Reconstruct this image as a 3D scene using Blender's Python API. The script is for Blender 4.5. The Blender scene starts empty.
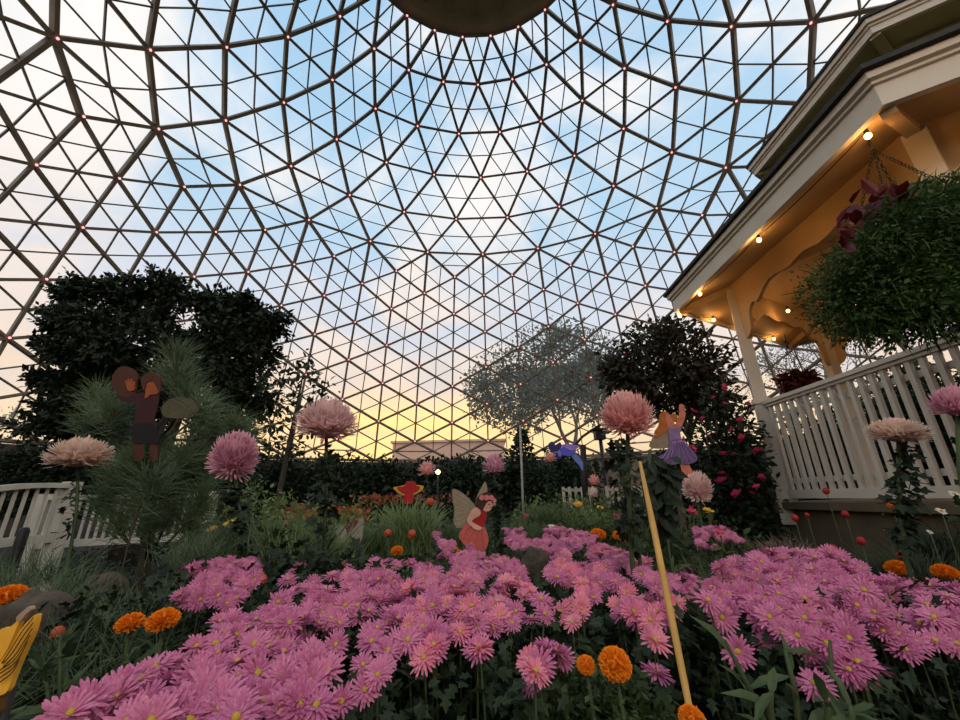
import bpy, math, random
import numpy as np
from mathutils import Matrix, Vector
PI = math.pi
C = bpy.context.scene.collection
rng = np.random.default_rng(7)
random.seed(7)
ZC = 1.0                                   # height of the lens above the bed

# ------------------------------------------------------------------ camera
F, PITCH, ROLL = 395.04, 0.33807, -0.02238
cam = bpy.data.objects.new('camera', bpy.data.cameras.new('camera'))
C.objects.link(cam); bpy.context.scene.camera = cam
cam.data.sensor_fit = 'HORIZONTAL'; cam.data.sensor_width = 36.0
cam.data.lens = 36.0 * F / 960.0; cam.data.clip_start = 0.05; cam.data.clip_end = 500
_c, _s, _cr, _sr = math.cos(PITCH), math.sin(PITCH), math.cos(ROLL), math.sin(ROLL)
ex, up0, fw = Vector((1, 0, 0)), Vector((0, -_s, _c)), Vector((0, _c, _s))
rt = _cr * ex + _sr * up0; upv = -_sr * ex + _cr * up0
cam.matrix_world = Matrix(((rt.x, upv.x, -fw.x, 0), (rt.y, upv.y, -fw.y, 0), (rt.z, upv.z, -fw.z, ZC), (0, 0, 0, 1)))

def at(px, py, Y):
    """the point at depth Y in front of the lens that the photograph shows at (px, py)"""
    x, y = px - 480, py - 360
    X = (x * _cr + y * _sr) / F; u = -(-x * _sr + y * _cr) / F
    r = np.array([X, _c - u * _s, _s + u * _c])
    p = r * (Y / r[1]); p[2] += ZC
    return p

# ------------------------------------------------------------------ mesh building
class MB:
    def __init__(s): s.v = []; s.f = []; s.n = 0
    def add(s, V, Fc, m=0, smooth=False):
        V = np.asarray(V, float).reshape(-1, 3)
        if isinstance(Fc, np.ndarray): groups = [Fc]
        else:
            by = {}
            for q in Fc: by.setdefault(len(q), []).append(q)
            groups = [np.array(g, int) for g in by.values()]
        for g in groups: s.f.append((g + s.n, m, smooth))
        s.v.append(V); s.n += len(V)
    def box(s, c, size, m=0, rz=0.0):
        x, y, z = np.array(size) / 2
        V = np.array([[a, b, d] for a in (-x, x) for b in (-y, y) for d in (-z, z)])
        if rz:
            R = np.array([[math.cos(rz), -math.sin(rz), 0], [math.sin(rz), math.cos(rz), 0], [0, 0, 1]]); V = V @ R.T
        s.add(V + np.array(c), [(0, 1, 3, 2), (4, 6, 7, 5), (0, 4, 5, 1), (2, 3, 7, 6), (0, 2, 6, 4), (1, 5, 7, 3)], m)
    def bar(s, a, b, w, h, up=(0, 0, 1), m=0):
        a = np.array(a, float); b = np.array(b, float); d = b - a; d /= np.linalg.norm(d)
        x = np.cross(d, up); x /= np.linalg.norm(x); y = np.cross(x, d)
        V = [p + sx * x * w / 2 + sy * y * h / 2 for p in (a, b) for sx, sy in ((-1, -1), (1, -1), (1, 1), (-1, 1))]
        s.add(V, [(0, 3, 2, 1), (4, 5, 6, 7), (0, 1, 5, 4), (1, 2, 6, 5), (2, 3, 7, 6), (3, 0, 4, 7)], m)
    def tube(s, pts, r, n=6, m=0, smooth=True):
        P = np.array(pts, float); k = len(P); r = np.broadcast_to(np.array(r, float), (k,))
        T = np.gradient(P, axis=0); T /= np.linalg.norm(T, axis=1)[:, None] + 1e-12
        ref = np.array([0, 0, 1.0]) if abs(T[0][2]) < .9 else np.array([1.0, 0, 0])
        V = []
        for i in range(k):
            x = np.cross(T[i], ref); x /= np.linalg.norm(x) + 1e-12; y = np.cross(T[i], x); ref = np.cross(x, T[i]) if True else ref
            for j in range(n):
                t = 2 * PI * j / n; V.append(P[i] + r[i] * (math.cos(t) * x + math.sin(t) * y))
        Fc = [(i * n + j, i * n + (j + 1) % n, (i + 1) * n + (j + 1) % n, (i + 1) * n + j) for i in range(k - 1) for j in range(n)]
        Fc += [tuple(range(n - 1, -1, -1)), tuple((k - 1) * n + j for j in range(n))]
        s.add(V, Fc, m, smooth)
    def ball(s, c, r, nu=10, nv=7, m=0, squash=(1, 1, 1)):
        V = []
        for i in range(nv + 1):
            a = PI * i / nv
            for j in range(nu):
                t = 2 * PI * j / nu
                V.append((math.sin(a) * math.cos(t) * r * squash[0], math.sin(a) * math.sin(t) * r * squash[1], math.cos(a) * r * squash[2]))
        Fc = [(i * nu + j, (i + 1) * nu + j, (i + 1) * nu + (j + 1) % nu, i * nu + (j + 1) % nu) for i in range(nv) for j in range(nu)]
        s.add(np.array(V) + np.array(c), Fc, m, True)
    def prism(s, front, back, m=0, ms=None):
        """closed solid between two matching outlines"""
        n = len(front)
        V = np.vstack([front, back])
        Fc = [tuple(range(n)), tuple(range(2 * n - 1, n - 1, -1))]
        s.add(V, Fc, m)
        s.add(V, [(i, n + i, n + (i + 1) % n, (i + 1) % n) for i in range(n)], m if ms is None else ms)
    def scatter(s, T, M, pos, m=0, smooth=False):
        TV, TF = T
        V = np.einsum('nij,kj->nki', M, TV) + pos[:, None, :]
        n, k = len(pos), len(TV)
        Fc = (TF[None] + (np.arange(n) * k)[:, None, None]).reshape(-1, TF.shape[1])
        s.add(V.reshape(-1, 3), Fc, m, smooth)
    def mesh(s, name, mats, origin=(0, 0, 0)):
        me = bpy.data.meshes.new(name)
        V = np.vstack(s.v) - np.array(origin)
        me.vertices.add(len(V)); me.vertices.foreach_set('co', V.ravel().astype(np.float32))
        lo, st, mi, sm = [], [], [], []; base = 0
        for g, m, q in s.f:
            n, k = g.shape
            lo.append(g.ravel()); st.append(base + np.arange(n) * k); base += n * k
            mi.append(np.full(n, m)); sm.append(np.full(n, q))
        lo, st, mi, sm = map(np.concatenate, (lo, st, mi, sm))
        me.loops.add(len(lo)); me.loops.foreach_set('vertex_index', lo.astype(np.int32))
        me.polygons.add(len(st)); me.polygons.foreach_set('loop_start', st.astype(np.int32))
        me.polygons.foreach_set('material_index', mi.astype(np.int32))
        me.polygons.foreach_set('use_smooth', sm.astype(bool))
        for q in (mats if isinstance(mats, (list, tuple)) else [mats]): me.materials.append(q)
        me.update(calc_edges=True); me.validate()
        return me
    def build(s, name, mats, parent=None):
        o0 = ORG.get(parent.name, np.zeros(3)) if parent else np.zeros(3)
        o = bpy.data.objects.new(name, s.mesh(name, mats, o0)); C.objects.link(o)
        if parent: o.parent = parent; ORG[o.name] = o0
        return o
ORG = {}
def thing(name, label, cat, loc=(0, 0, 0), group=None):
    o = bpy.data.objects.new(name, None); C.objects.link(o); o.location = loc
    o.empty_display_size = .05
    o['label'] = label; o['category'] = cat
    if group: o['group'] = group
    ORG[o.name] = np.array(loc, float)
    return o
def tag(o, label, cat, group=None, kind=None):
    o['label'] = label; o['category'] = cat
    if group: o['group'] = group
    if kind: o['kind'] = kind
    return o
def struct(o, label=None, cat=None):
    o['kind'] = 'structure'
    if label: o['label'] = label; o['category'] = cat
    return o
def put(name, me, parent, loc, M=None):
    """a mesh placed at a world point under its thing (or free)"""
    o = bpy.data.objects.new(name, me); C.objects.link(o)
    if parent: o.parent = parent; loc = np.array(loc) - ORG[parent.name]
    if M is not None: o.matrix_basis = Matrix.Translation(Vector(loc)) @ Matrix(M.tolist()).to_4x4()
    else: o.location = loc
    return o

def unit(a): return a / (np.linalg.norm(a, axis=-1, keepdims=True) + 1e-12)
def frames(d, nrm, sc):
    """matrices whose y is along d and z close to nrm"""
    y = unit(d); x = unit(np.cross(y, nrm)); z = np.cross(x, y)
    M = np.stack([x, y, z], -1)
    return M * np.asarray(sc).reshape(-1, 1, 1)
def rsph(n): return unit(rng.normal(size=(n, 3)))

# leaf shapes, length 1 along +y
LEAF = (np.array([[0, 0, 0], [-.22, .3, .05], [0, .32, -.02], [.22, .3, .05], [-.2, .65, .02], [0, .66, -.06], [.2, .65, .02], [0, 1, -.12]]),
        np.array([[0, 2, 1, 1], [0, 3, 2, 2], [1, 2, 5, 4], [2, 3, 6, 5], [4, 5, 7, 7], [5, 6, 7, 7]]))
def tri_fix(T):
    V, Q = T; out = []
    for q in Q:
        if q[2] == q[3]: out.append([q[0], q[1], q[2]])
        else: out += [[q[0], q[1], q[2]], [q[0], q[2], q[3]]]
    return V, np.array(out)
LEAF = tri_fix(LEAF)
SMALL = (np.array([[0, 0, 0], [-.28, .5, .06], [0, 1, 0], [.28, .5, .06]]), np.array([[0, 2, 1], [0, 3, 2]]))
NEEDLE = (np.array([[-.012, 0, 0], [.012, 0, 0], [.008, .6, -.03], [-.008, .6, -.03], [0, 1, -.12]]), np.array([[0, 1, 2], [0, 2, 3], [3, 2, 4]]))
BLADE = (np.array([[-.035, 0, 0], [.035, 0, 0], [.03, .45, .0], [-.03, .45, 0], [.018, .8, -.12], [-.018, .8, -.12], [0, 1, -.3]]),
         np.array([[0, 1, 2], [0, 2, 3], [3, 2, 4], [3, 4, 5], [5, 4, 6]]))
LANCE = (np.array([[0, 0, 0], [-.09, .25, .03], [0, .28, -.01], [.09, .25, .03], [-.10, .6, .0], [0, .62, -.05], [.10, .6, .0], [0, 1, -.22]]), LEAF[1])
LOBED = (np.array([[0, 0, 0], [-.3, .25, .04], [-.16, .38, 0], [-.36, .6, .03], [-.14, .68, -.02], [0, 1, -.1], [.14, .68, -.02], [.36, .6, .03], [.16, .38, 0], [.3, .25, .04], [0, .4, -.03]]),
         np.array([[0, 10, 1], [1, 10, 2], [2, 10, 3], [3, 10, 4], [4, 10, 5], [5, 10, 6], [6, 10, 7], [7, 10, 8], [8, 10, 9], [9, 10, 0]]))

# ------------------------------------------------------------------ materials
def nodes(name):
    m = bpy.data.materials.new(name); m.use_nodes = True
    nt = m.node_tree; nt.nodes.clear()
    return m, nt, nt.nodes.new('ShaderNodeOutputMaterial')
def mat(name, col, rough=.6, col2=None, scale=8., emis=None, estr=0, trans=0., obj_rand=False, bump=0., spec=.3):
    m, nt, out = nodes(name); L = nt.links.new
    b = nt.nodes.new('ShaderNodeBsdfPrincipled')
    b.inputs['Roughness'].default_value = rough; b.inputs['Specular IOR Level'].default_value = spec
    b.inputs['Base Color'].default_value = (*col, 1)
    src = None
    col2 = col2 or tuple(q * .72 for q in col)
    if obj_rand:
        oi = nt.nodes.new('ShaderNodeObjectInfo'); fac = oi.outputs['Random']
    else:
        tc = nt.nodes.new('ShaderNodeTexCoord'); nz = nt.nodes.new('ShaderNodeTexNoise')
        nz.inputs['Scale'].default_value = scale; nz.inputs['Detail'].default_value = 4
        L(tc.outputs['Object'], nz.inputs['Vector']); fac = nz.outputs['Fac']
        if bump:
            bp = nt.nodes.new('ShaderNodeBump'); bp.inputs['Strength'].default_value = bump; bp.inputs['Distance'].default_value = .02
            L(fac, bp.inputs['Height']); L(bp.outputs['Normal'], b.inputs['Normal'])
    mx = nt.nodes.new('ShaderNodeMix'); mx.data_type = 'RGBA'
    mr = nt.nodes.new('ShaderNodeMapRange'); mr.inputs['From Min'].default_value = 0 if obj_rand else .3; mr.inputs['From Max'].default_value = 1 if obj_rand else .7
    L(fac, mr.inputs['Value']); L(mr.outputs['Result'], mx.inputs['Factor'])
    mx.inputs['A'].default_value = (*col, 1); mx.inputs['B'].default_value = (*col2, 1)
    L(mx.outputs['Result'], b.inputs['Base Color'])
    if emis: b.inputs['Emission Color'].default_value = (*emis, 1); b.inputs['Emission Strength'].default_value = estr
    if trans:
        t = nt.nodes.new('ShaderNodeBsdfTranslucent'); L(mx.outputs['Result'], t.inputs['Color'])
        ms = nt.nodes.new('ShaderNodeMixShader'); ms.inputs[0].default_value = trans
        L(b.outputs[0], ms.inputs[1]); L(t.outputs[0], ms.inputs[2]); L(ms.outputs[0], out.inputs[0])
    else: L(b.outputs[0], out.inputs[0])
    return m
def sheer(name, col, alpha):
    """thin see-through sheet"""
    m, nt, out = nodes(name); L = nt.links.new
    tr = nt.nodes.new('ShaderNodeBsdfTransparent'); d = nt.nodes.new('ShaderNodeBsdfDiffuse'); t = nt.nodes.new('ShaderNodeBsdfTranslucent')
    tc = nt.nodes.new('ShaderNodeTexCoord'); nz = nt.nodes.new('ShaderNodeTexNoise'); nz.inputs['Scale'].default_value = .35; nz.inputs['Detail'].default_value = 5
    L(tc.outputs['Object'], nz.inputs['Vector'])
    mr = nt.nodes.new('ShaderNodeMapRange'); mr.inputs['From Min'].default_value = .3; mr.inputs['From Max'].default_value = .7
    mr.inputs['To Min'].default_value = alpha * .6; mr.inputs['To Max'].default_value = alpha * 1.4
    L(nz.outputs['Fac'], mr.inputs['Value'])
    for q in (d, t): q.inputs['Color'].default_value = (*col, 1)
    a = nt.nodes.new('ShaderNodeMixShader'); a.inputs[0].default_value = .5; L(d.outputs[0], a.inputs[1]); L(t.outputs[0], a.inputs[2])
    b = nt.nodes.new('ShaderNodeMixShader'); L(mr.outputs['Result'], b.inputs[0]); L(tr.outputs[0], b.inputs[1]); L(a.outputs[0], b.inputs[2])
    tr.inputs['Color'].default_value = (.97, .98, .98, 1)
    L(b.outputs[0], out.inputs[0]); return m
def emit(name, col, st):
    m, nt, out = nodes(name); e = nt.nodes.new('ShaderNodeEmission'); e.inputs[0].default_value = (*col, 1); e.inputs[1].default_value = st
    nt.links.new(e.outputs[0], out.inputs[0]); return m

M_frame = mat('dome_concrete', (.27, .235, .20), .8, (.20, .17, .14), 1.5)
M_mull = mat('aluminium_mullion', (.20, .18, .16), .5, (.15, .135, .12), 2)
M_glass = sheer('dome_glass', (.80, .80, .82), .10)
M_cap = mat('crown_steel', (.50, .37, .25), .6, (.38, .28, .19), .8)
M_soil = mat('soil', (.035, .026, .018), .95, (.018, .014, .01), 6, bump=.6)
M_lawn = mat('lawn', (.07, .11, .03), .9, (.03, .06, .015), 9, bump=.5)
M_path = mat('path', (.25, .23, .2), .9, (.18, .17, .15), 5)
M_wall = mat('base_wall', (.10, .09, .08), .9, (.06, .055, .05), .8)
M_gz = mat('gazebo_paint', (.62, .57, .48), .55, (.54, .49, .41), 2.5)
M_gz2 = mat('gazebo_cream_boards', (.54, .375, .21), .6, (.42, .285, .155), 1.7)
M_shingle = mat('roof_shingle', (.05, .05, .05), .9, (.03, .03, .03), 20)
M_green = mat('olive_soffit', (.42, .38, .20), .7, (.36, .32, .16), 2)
M_skirt = mat('brown_board', (.13, .10, .06), .85, (.09, .07, .042), 6)
M_rail = mat('white_rail', (.54, .50, .42), .6, (.44, .41, .34), 5)
M_stone = mat('rock', (.11, .086, .06), .9, (.035, .028, .02), 22, bump=1.0)
M_leafd = mat('dark_leaf', (.020, .036, .014), .6, (.012, .022, .008), 3, trans=.12)
M_tree = mat('fig_leaf', (.018, .030, .012), .55, (.008, .015, .006), 2, trans=.08)
M_leafm = mat('mid_leaf', (.085, .125, .04), .6, (.04, .065, .02), 3, trans=.2)
M_leafl = mat('light_leaf', (.22, .27, .10), .6, (.12, .17, .055), 4, trans=.3)
M_mumleaf = mat('mum_leaf', (.035, .060, .024), .6, (.016, .03, .011), 9, trans=.15)
M_needle = mat('pine_needle', (.115, .165, .07), .5, (.05, .08, .035), 3, trans=.2)
M_fern = mat('fern', (.065, .125, .028), .6, (.025, .055, .012), 5, trans=.25)
M_bark = mat('bark', (.055, .042, .03), .9, (.03, .023, .016), 9, bump=.6)
M_stem = mat('green_stem', (.06, .085, .03), .7, (.04, .055, .02), 9)
def petal(name, a, b, tip):
    m = mat(name, a, .6, b, obj_rand=True, trans=.25); nt = m.node_tree; L = nt.links.new
    mx = [q for q in nt.nodes if q.type == 'MIX'][0]
    tc = nt.nodes.new('ShaderNodeTexCoord'); nz = nt.nodes.new('ShaderNodeTexNoise'); nz.inputs['Scale'].default_value = 260; nz.inputs['Detail'].default_value = 2
    L(tc.outputs['Object'], nz.inputs['Vector'])
    mr = nt.nodes.new('ShaderNodeMapRange'); mr.inputs['From Min'].default_value = .5; mr.inputs['From Max'].default_value = .75; mr.inputs['To Max'].default_value = .6
    L(nz.outputs['Fac'], mr.inputs['Value'])
    m2 = nt.nodes.new('ShaderNodeMix'); m2.data_type = 'RGBA'; m2.inputs['B'].default_value = (*tip, 1)
    outs = [l.to_socket for l in nt.links if l.from_socket == mx.outputs['Result']]
    L(mr.outputs['Result'], m2.inputs['Factor']); L(mx.outputs['Result'], m2.inputs['A'])
    for q in outs: L(m2.outputs['Result'], q)
    return m
M_petal = petal('pink_petal', (.54, .13, .29), (.70, .23, .38), (.84, .44, .58))
M_petalw = petal('warm_pink_petal', (.80, .20, .32), (.86, .30, .38), (.92, .58, .58))
M_eye = mat('yellow_eye', (.58, .38, .06), .8, (.34, .26, .03), 160)
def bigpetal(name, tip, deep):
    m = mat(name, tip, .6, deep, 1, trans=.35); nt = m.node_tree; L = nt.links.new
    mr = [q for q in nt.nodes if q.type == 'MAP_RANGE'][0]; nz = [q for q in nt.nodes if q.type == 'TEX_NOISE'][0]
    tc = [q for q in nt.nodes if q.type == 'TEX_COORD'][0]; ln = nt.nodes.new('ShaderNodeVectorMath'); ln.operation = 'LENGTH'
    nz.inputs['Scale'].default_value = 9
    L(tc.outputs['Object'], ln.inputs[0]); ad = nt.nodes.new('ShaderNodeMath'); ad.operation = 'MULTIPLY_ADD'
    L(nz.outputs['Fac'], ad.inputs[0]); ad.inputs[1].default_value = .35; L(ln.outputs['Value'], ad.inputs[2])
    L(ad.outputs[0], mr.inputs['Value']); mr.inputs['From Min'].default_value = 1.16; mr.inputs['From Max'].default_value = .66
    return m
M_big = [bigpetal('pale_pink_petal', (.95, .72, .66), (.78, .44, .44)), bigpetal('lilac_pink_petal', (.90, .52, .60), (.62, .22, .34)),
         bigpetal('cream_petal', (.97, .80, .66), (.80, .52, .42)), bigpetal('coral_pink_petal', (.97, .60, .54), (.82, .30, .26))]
M_orange = mat('orange_petal', (.95, .34, .015), .6, (.85, .22, .006), 40, trans=.2)
M_red = mat('red_petal', (.45, .025, .02), .6, (.30, .015, .015), 10, trans=.15)
M_magenta = mat('magenta_petal', (.80, .07, .22), .6, (.65, .04, .16), 10, trans=.25)
M_yellow = mat('yellow_petal', (.80, .50, .05), .6, (.70, .36, .03), 10, trans=.2)
M_white = mat('white_petal', (.75, .70, .62), .6, (.65, .6, .5), 10, trans=.2)
M_cane = mat('bamboo', (.60, .34, .08), .5, (.42, .22, .05), 12)
M_stake = mat('dark_stake', (.06, .05, .04), .8)
M_black = mat('black_iron', (.012, .012, .012), .5)
M_redleaf = mat('red_begonia_leaf', (.15, .010, .014), .5, (.03, .005, .008), 12, trans=.15)
M_bulb = emit('warm_bulb', (1.0, .50, .12), 14)
M_bulbg = emit('garden_bulb', (1.0, .66, .28), 14)
M_node = emit('pink_led', (1.0, .34, .36), 2.2)

# ------------------------------------------------------------------ sky
w = bpy.data.worlds.new('sky'); bpy.context.scene.world = w; w.use_nodes = True
nt = w.node_tree; nt.nodes.clear(); L = nt.links.new
N = lambda t, **k: nt.nodes.new('ShaderNode' + t)
def math_(op, a, b=None):
    q = N('Math'); q.operation = op
    for i, v in enumerate((a, b)):
        if v is None: continue
        if isinstance(v, (int, float)): q.inputs[i].default_value = v
        else: L(v, q.inputs[i])
    return q.outputs[0]
def ramp(v, stops):
    q = N('ValToRGB'); q.color_ramp.interpolation = 'EASE'
    e = q.color_ramp.elements
    while len(e) < len(stops): e.new(.5)
    for i, (p, c) in enumerate(stops): e[i].position = p; e[i].color = (*c, 1) if len(c) == 3 else c
    L(v, q.inputs[0]); return q.outputs[0]
def mix(f, a, b, mode='MIX'):
    q = N('Mix'); q.data_type = 'RGBA'; q.blend_type = mode
    for k, v in (('Factor', f), ('A', a), ('B', b)):
        if isinstance(v, (int, float)): q.inputs[k].default_value = v
        elif isinstance(v, tuple): q.inputs[k].default_value = (*v, 1)
        else: L(v, q.inputs[k])
    return q.outputs['Result']
tc = N('TexCoord'); sep = N('SeparateXYZ'); L(tc.outputs['Generated'], sep.inputs[0])
X, Yd, Z = sep.outputs
base = ramp(Z, [(0, (.30, .22, .17)), (.05, (.88, .60, .33)), (.13, (.88, .66, .40)), (.24, (.66, .60, .60)), (.42, (.58, .63, .72)), (.62, (.40, .59, .76)), (1, (.28, .50, .73))])
dv = N('CombineXYZ'); zz = math_('ADD', Z, .28)
L(math_('DIVIDE', X, zz), dv.inputs[0]); L(math_('DIVIDE', Yd, zz), dv.inputs[1])
nz = N('TexNoise'); nz.inputs['Scale'].default_value = 1.7; nz.inputs['Detail'].default_value = 6; nz.inputs['Roughness'].default_value = .52; nz.inputs['Distortion'].default_value = .5
L(dv.outputs[0], nz.inputs['Vector'])
cl = ramp(nz.outputs['Fac'], [(.43, (0, 0, 0)), (.60, (1, 1, 1))])
ccol = ramp(Z, [(0, (.55, .36, .24)), (.15, (.84, .62, .42)), (.35, (.80, .68, .61)), (.7, (.90, .84, .80))])
sky = mix(math_('MULTIPLY', cl, .95), base, ccol)
dot = N('VectorMath'); dot.operation = 'DOT_PRODUCT'; L(tc.outputs['Generated'], dot.inputs[0])
g = Vector((-.14, .97, .13)).normalized(); dot.inputs[1].default_value = g
gl = ramp(dot.outputs['Value'], [(.84, (0, 0, 0)), (.95, (.45, .45, .45)), (1, (1, 1, 1))])
band = ramp(Z, [(0, (.2, .2, .2)), (.06, (1, 1, 1)), (.17, (.9, .9, .9)), (.27, (.12, .12, .12)), (.5, (0, 0, 0))])
nz2 = N('TexNoise'); nz2.inputs['Scale'].default_value = 3; nz2.inputs['Detail'].default_value = 5
mp = N('Mapping'); mp.inputs['Scale'].default_value = (1.2, 1.2, 9); L(tc.outputs['Generated'], mp.inputs[0]); L(mp.outputs[0], nz2.inputs['Vector'])
st = ramp(nz2.outputs['Fac'], [(.35, (.55, .55, .55)), (.6, (1, 1, 1))])
sky = mix(math_('MULTIPLY', math_('MULTIPLY', gl, band), st), sky, (1.38, .86, .27))
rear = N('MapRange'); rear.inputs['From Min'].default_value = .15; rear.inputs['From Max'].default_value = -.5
rear.inputs['To Min'].default_value = 1.0; rear.inputs['To Max'].default_value = 1.75; L(Yd, rear.inputs['Value'])   # unseen sky behind the viewer, brightened to light camera-facing sides
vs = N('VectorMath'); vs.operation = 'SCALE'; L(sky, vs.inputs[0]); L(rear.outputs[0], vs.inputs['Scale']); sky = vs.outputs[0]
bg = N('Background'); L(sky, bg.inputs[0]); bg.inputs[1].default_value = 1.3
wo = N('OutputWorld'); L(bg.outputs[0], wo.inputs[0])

# ------------------------------------------------------------------ the dome
DC = np.array([.098, 7.789]); NS = 25; PH = .01683
RR = [5.692, 7.49, 9.514, 11.391, 13.096, 14.392, 15.274, 16.008, 16.70, 17.40, 18.10, 18.643, 19.121, 19.678, 20.10, 20.45, 21.0]
RZ = [22.162, 21.251, 20.021, 18.62, 16.895, 15.129, 13.95, 13.0, 11.93, 10.9, 9.85, 8.72, 7.48, 6.31, 5.08, 3.82, 2.604]
def node(r, a):
    t = PH + PI / NS * a
    return np.array([DC[0] + RR[r] * math.sin(t), DC[1] + RR[r] * math.cos(t), RZ[r] + ZC])
edges, tris = [], []
NA = 2 * NS
for r in range(17):
    for a in range((r + 1) % 2, NA, 2):
        if r < 16:
            edges += [((r, a), (r + 1, a - 1), 1), ((r, a), (r + 1, a + 1), 1)]
        if r <= 5 or r == 16: edges.append(((r, a), (r, a + 2), 0))
        if 5 <= r <= 14: edges.append(((r, a), (r + 2, a), 1))
        if r < 5:
            tris += [((r, a), (r, a + 2), (r + 1, a + 1)), ((r, a), (r + 1, a - 1), (r + 1, a + 1))]
        elif r <= 14: tris += [((r, a), (r + 2, a), (r + 1, a + 1)), ((r, a), (r + 1, a - 1), (r + 2, a))]
        elif r == 15: tris.append(((r, a), (16, a - 1), (16, a + 1)))
        if r == 5: tris.append(((5, a), (5, a + 2), (6, a + 1)))
axis = np.array([DC[0], DC[1], 8.0])
fr, mu, gs = MB(), MB(), MB()
for p, q, big in edges:
    A, B = node(*p), node(*q); n = (A + B) / 2 - axis
    k = .68 if (p[0] + q[0]) / 2 > 6 else .92
    if big: fr.bar(A, B, .15 * k, .34 * k, n)
    else: fr.bar(A, B, .12, .20, n)
for t in tris:
    P = [node(*q) for q in t]; c = sum(P) / 3; n = unit(c - axis)
    mid = [(P[i] + P[(i + 1) % 3]) / 2 for i in range(3)]
    for i in range(3): mu.bar(mid[i] + n * .06, mid[(i + 1) % 3] + n * .06, .055, .09, n)
    gs.add(np.array(P + mid) + n * .13, np.array([[0, 3, 5], [3, 1, 4], [5, 4, 2], [3, 4, 5]]))
struct(fr.build('ceiling', M_frame), 'lattice of dark concrete beams forming the glass dome', 'dome frame')
win = struct(mu.build('window_1', M_mull), 'thin mullions and glass panes filling the dome lattice', 'glazing')
gs.build('glass', M_glass, win)
# crown: ribbed dark cap closing the top ring
cp = MB()
ring = lambda R, z, n=50: np.array([[DC[0] + R * math.sin(2 * PI * i / n), DC[1] + R * math.cos(2 * PI * i / n), z + ZC] for i in range(n)])
prof = [(5.66, 22.17), (5.22, 22.2), (5.15, 22.9), (4.9, 23.2), (1.6, 24.3), (1.5, 24.0), (.05, 24.0)]
for (ra, za), (rb, zb) in zip(prof, prof[1:]):
    V = np.vstack([ring(ra, za), ring(rb, zb)])
    cp.add(V, [(i, (i + 1) % 50, 50 + (i + 1) % 50, 50 + i) for i in range(50)])
V = np.vstack([ring(5.66, 22.17), ring(5.66, 22.7), ring(1.5, 24.6)])
cp.add(V, [(k * 50 + i, k * 50 + 50 + i, k * 50 + 50 + (i + 1) % 50, k * 50 + (i + 1) % 50) for k in range(2) for i in range(50)])
for i in range(25):
    t = 2 * PI * i / 25
    d = np.array([math.sin(t), math.cos(t), 0])
    o = np.array([DC[0], DC[1], ZC])
    cp.bar(o + d * 5.1 + [0, 0, 22.95], o + d * 1.5 + [0, 0, 24.1], .14, .34)
struct(cp.build('trim_1', M_cap), 'dark ribbed steel cap closing the top of the dome', 'dome crown')
# pink lamps on the joints
lm = MB(); lm.ball((0, 0, 0), .048, 6, 4)
lme = lm.mesh('joint_lamp', M_node)
def prj(P):
    x, y, z = P[0], P[1], P[2] - ZC
    d = y * _c + z * _s; u = -y * _s + z * _c
    if d < .1: return -999, -999
    a, b = F * x / d, -F * u / d
    return 480 + a * _cr - b * _sr, 360 + a * _sr + b * _cr
for r in range(16):
    for a in range((r + 1) % 2, NA, 2):
        P = node(r, a); q = prj(P)
        if -5 < q[0] < 965 and -5 < q[1] < 470:
            if q[1] > 560 - q[0] * .36 and q[0] > 700 and q[1] > 150: continue
            n = unit(P - axis)
            o = put('joint_lamp', lme, None, P - n * .2)
            tag(o, 'small pink lamp glowing at a crossing of the dome beams', 'lamp', 'pink lamps on the dome joints')

# base wall, floor, ground
bw = MB(); n = 100
V = np.vstack([ring(21.15, -ZC, n), ring(21.15, 2.5, n), ring(20.9, 2.5, n), ring(20.9, -ZC, n)])
bw.add(V, [(k * n + i, k * n + (i + 1) % n, (k + 1) % 4 * n + (i + 1) % n, (k + 1) % 4 * n + i) for k in range(4) for i in range(n)])
struct(bw.build('wall_north', M_wall), 'low round concrete wall carrying the dome', 'wall')
fl = MB(); fl.add(ring(20.95, -ZC, n), [tuple(range(n - 1, -1, -1))]); struct(fl.build('floor', M_soil), 'dark soil of the planting beds', 'ground')
gr = MB(); V = np.vstack([ring(21.1, -ZC - .05, n), ring(160, -ZC - .05, n)]); gr.add(V, [(i, n + i, n + (i + 1) % n, (i + 1) % n) for i in range(n)])
struct(gr.build('ground', M_lawn), 'grass outside the dome', 'ground')
lw = MB()
lw.box((-1.3, 5.6, .02), (4.6, 3.4, .04)); struct(lw.build('lawn', M_lawn), 'strip of short green lawn behind the flower bed', 'lawn')
pth = MB(); pth.box((0, 9.8, .015), (16, 1.6, .03)); struct(pth.build('path', M_path), 'pale path crossing behind the lawn', 'path')
# ------------------------------------------------------------------ gazebo
GX, GY, GYAW = 4.763, 3.036, math.radians(149.334)
def hexc(R, k, z=0.0):
    if R > 2.6: R -= .05                     # eave set in a little
    return np.array([GX + R * math.cos(GYAW + PI / 3 * k), GY + R * math.sin(GYAW + PI / 3 * k), z + ZC])
gz = thing('gazebo', 'white six-sided garden gazebo with railings and a two-tier roof, lit from inside', 'gazebo', (GX, GY, 0))
def hexring(mb, prof, m=0, closed=False):
    """sweep a list of (radius, z) round the six corners"""
    k = len(prof)
    V = np.array([hexc(R, i, z) for R, z in prof for i in range(6)])
    rng_ = range(k) if closed else range(k - 1)
    mb.add(V, [(j * 6 + i, j * 6 + (i + 1) % 6, (j + 1) % k * 6 + (i + 1) % 6, (j + 1) % k * 6 + i) for j in rng_ for i in range(6)], m)
ZE = 2.12                                            # underside of the eave
def und(R): return ZE + .02 + (2.74 - R) * .24          # underside of the roof boards
mb = MB()                                            # fascia with its stepped moulding
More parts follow.
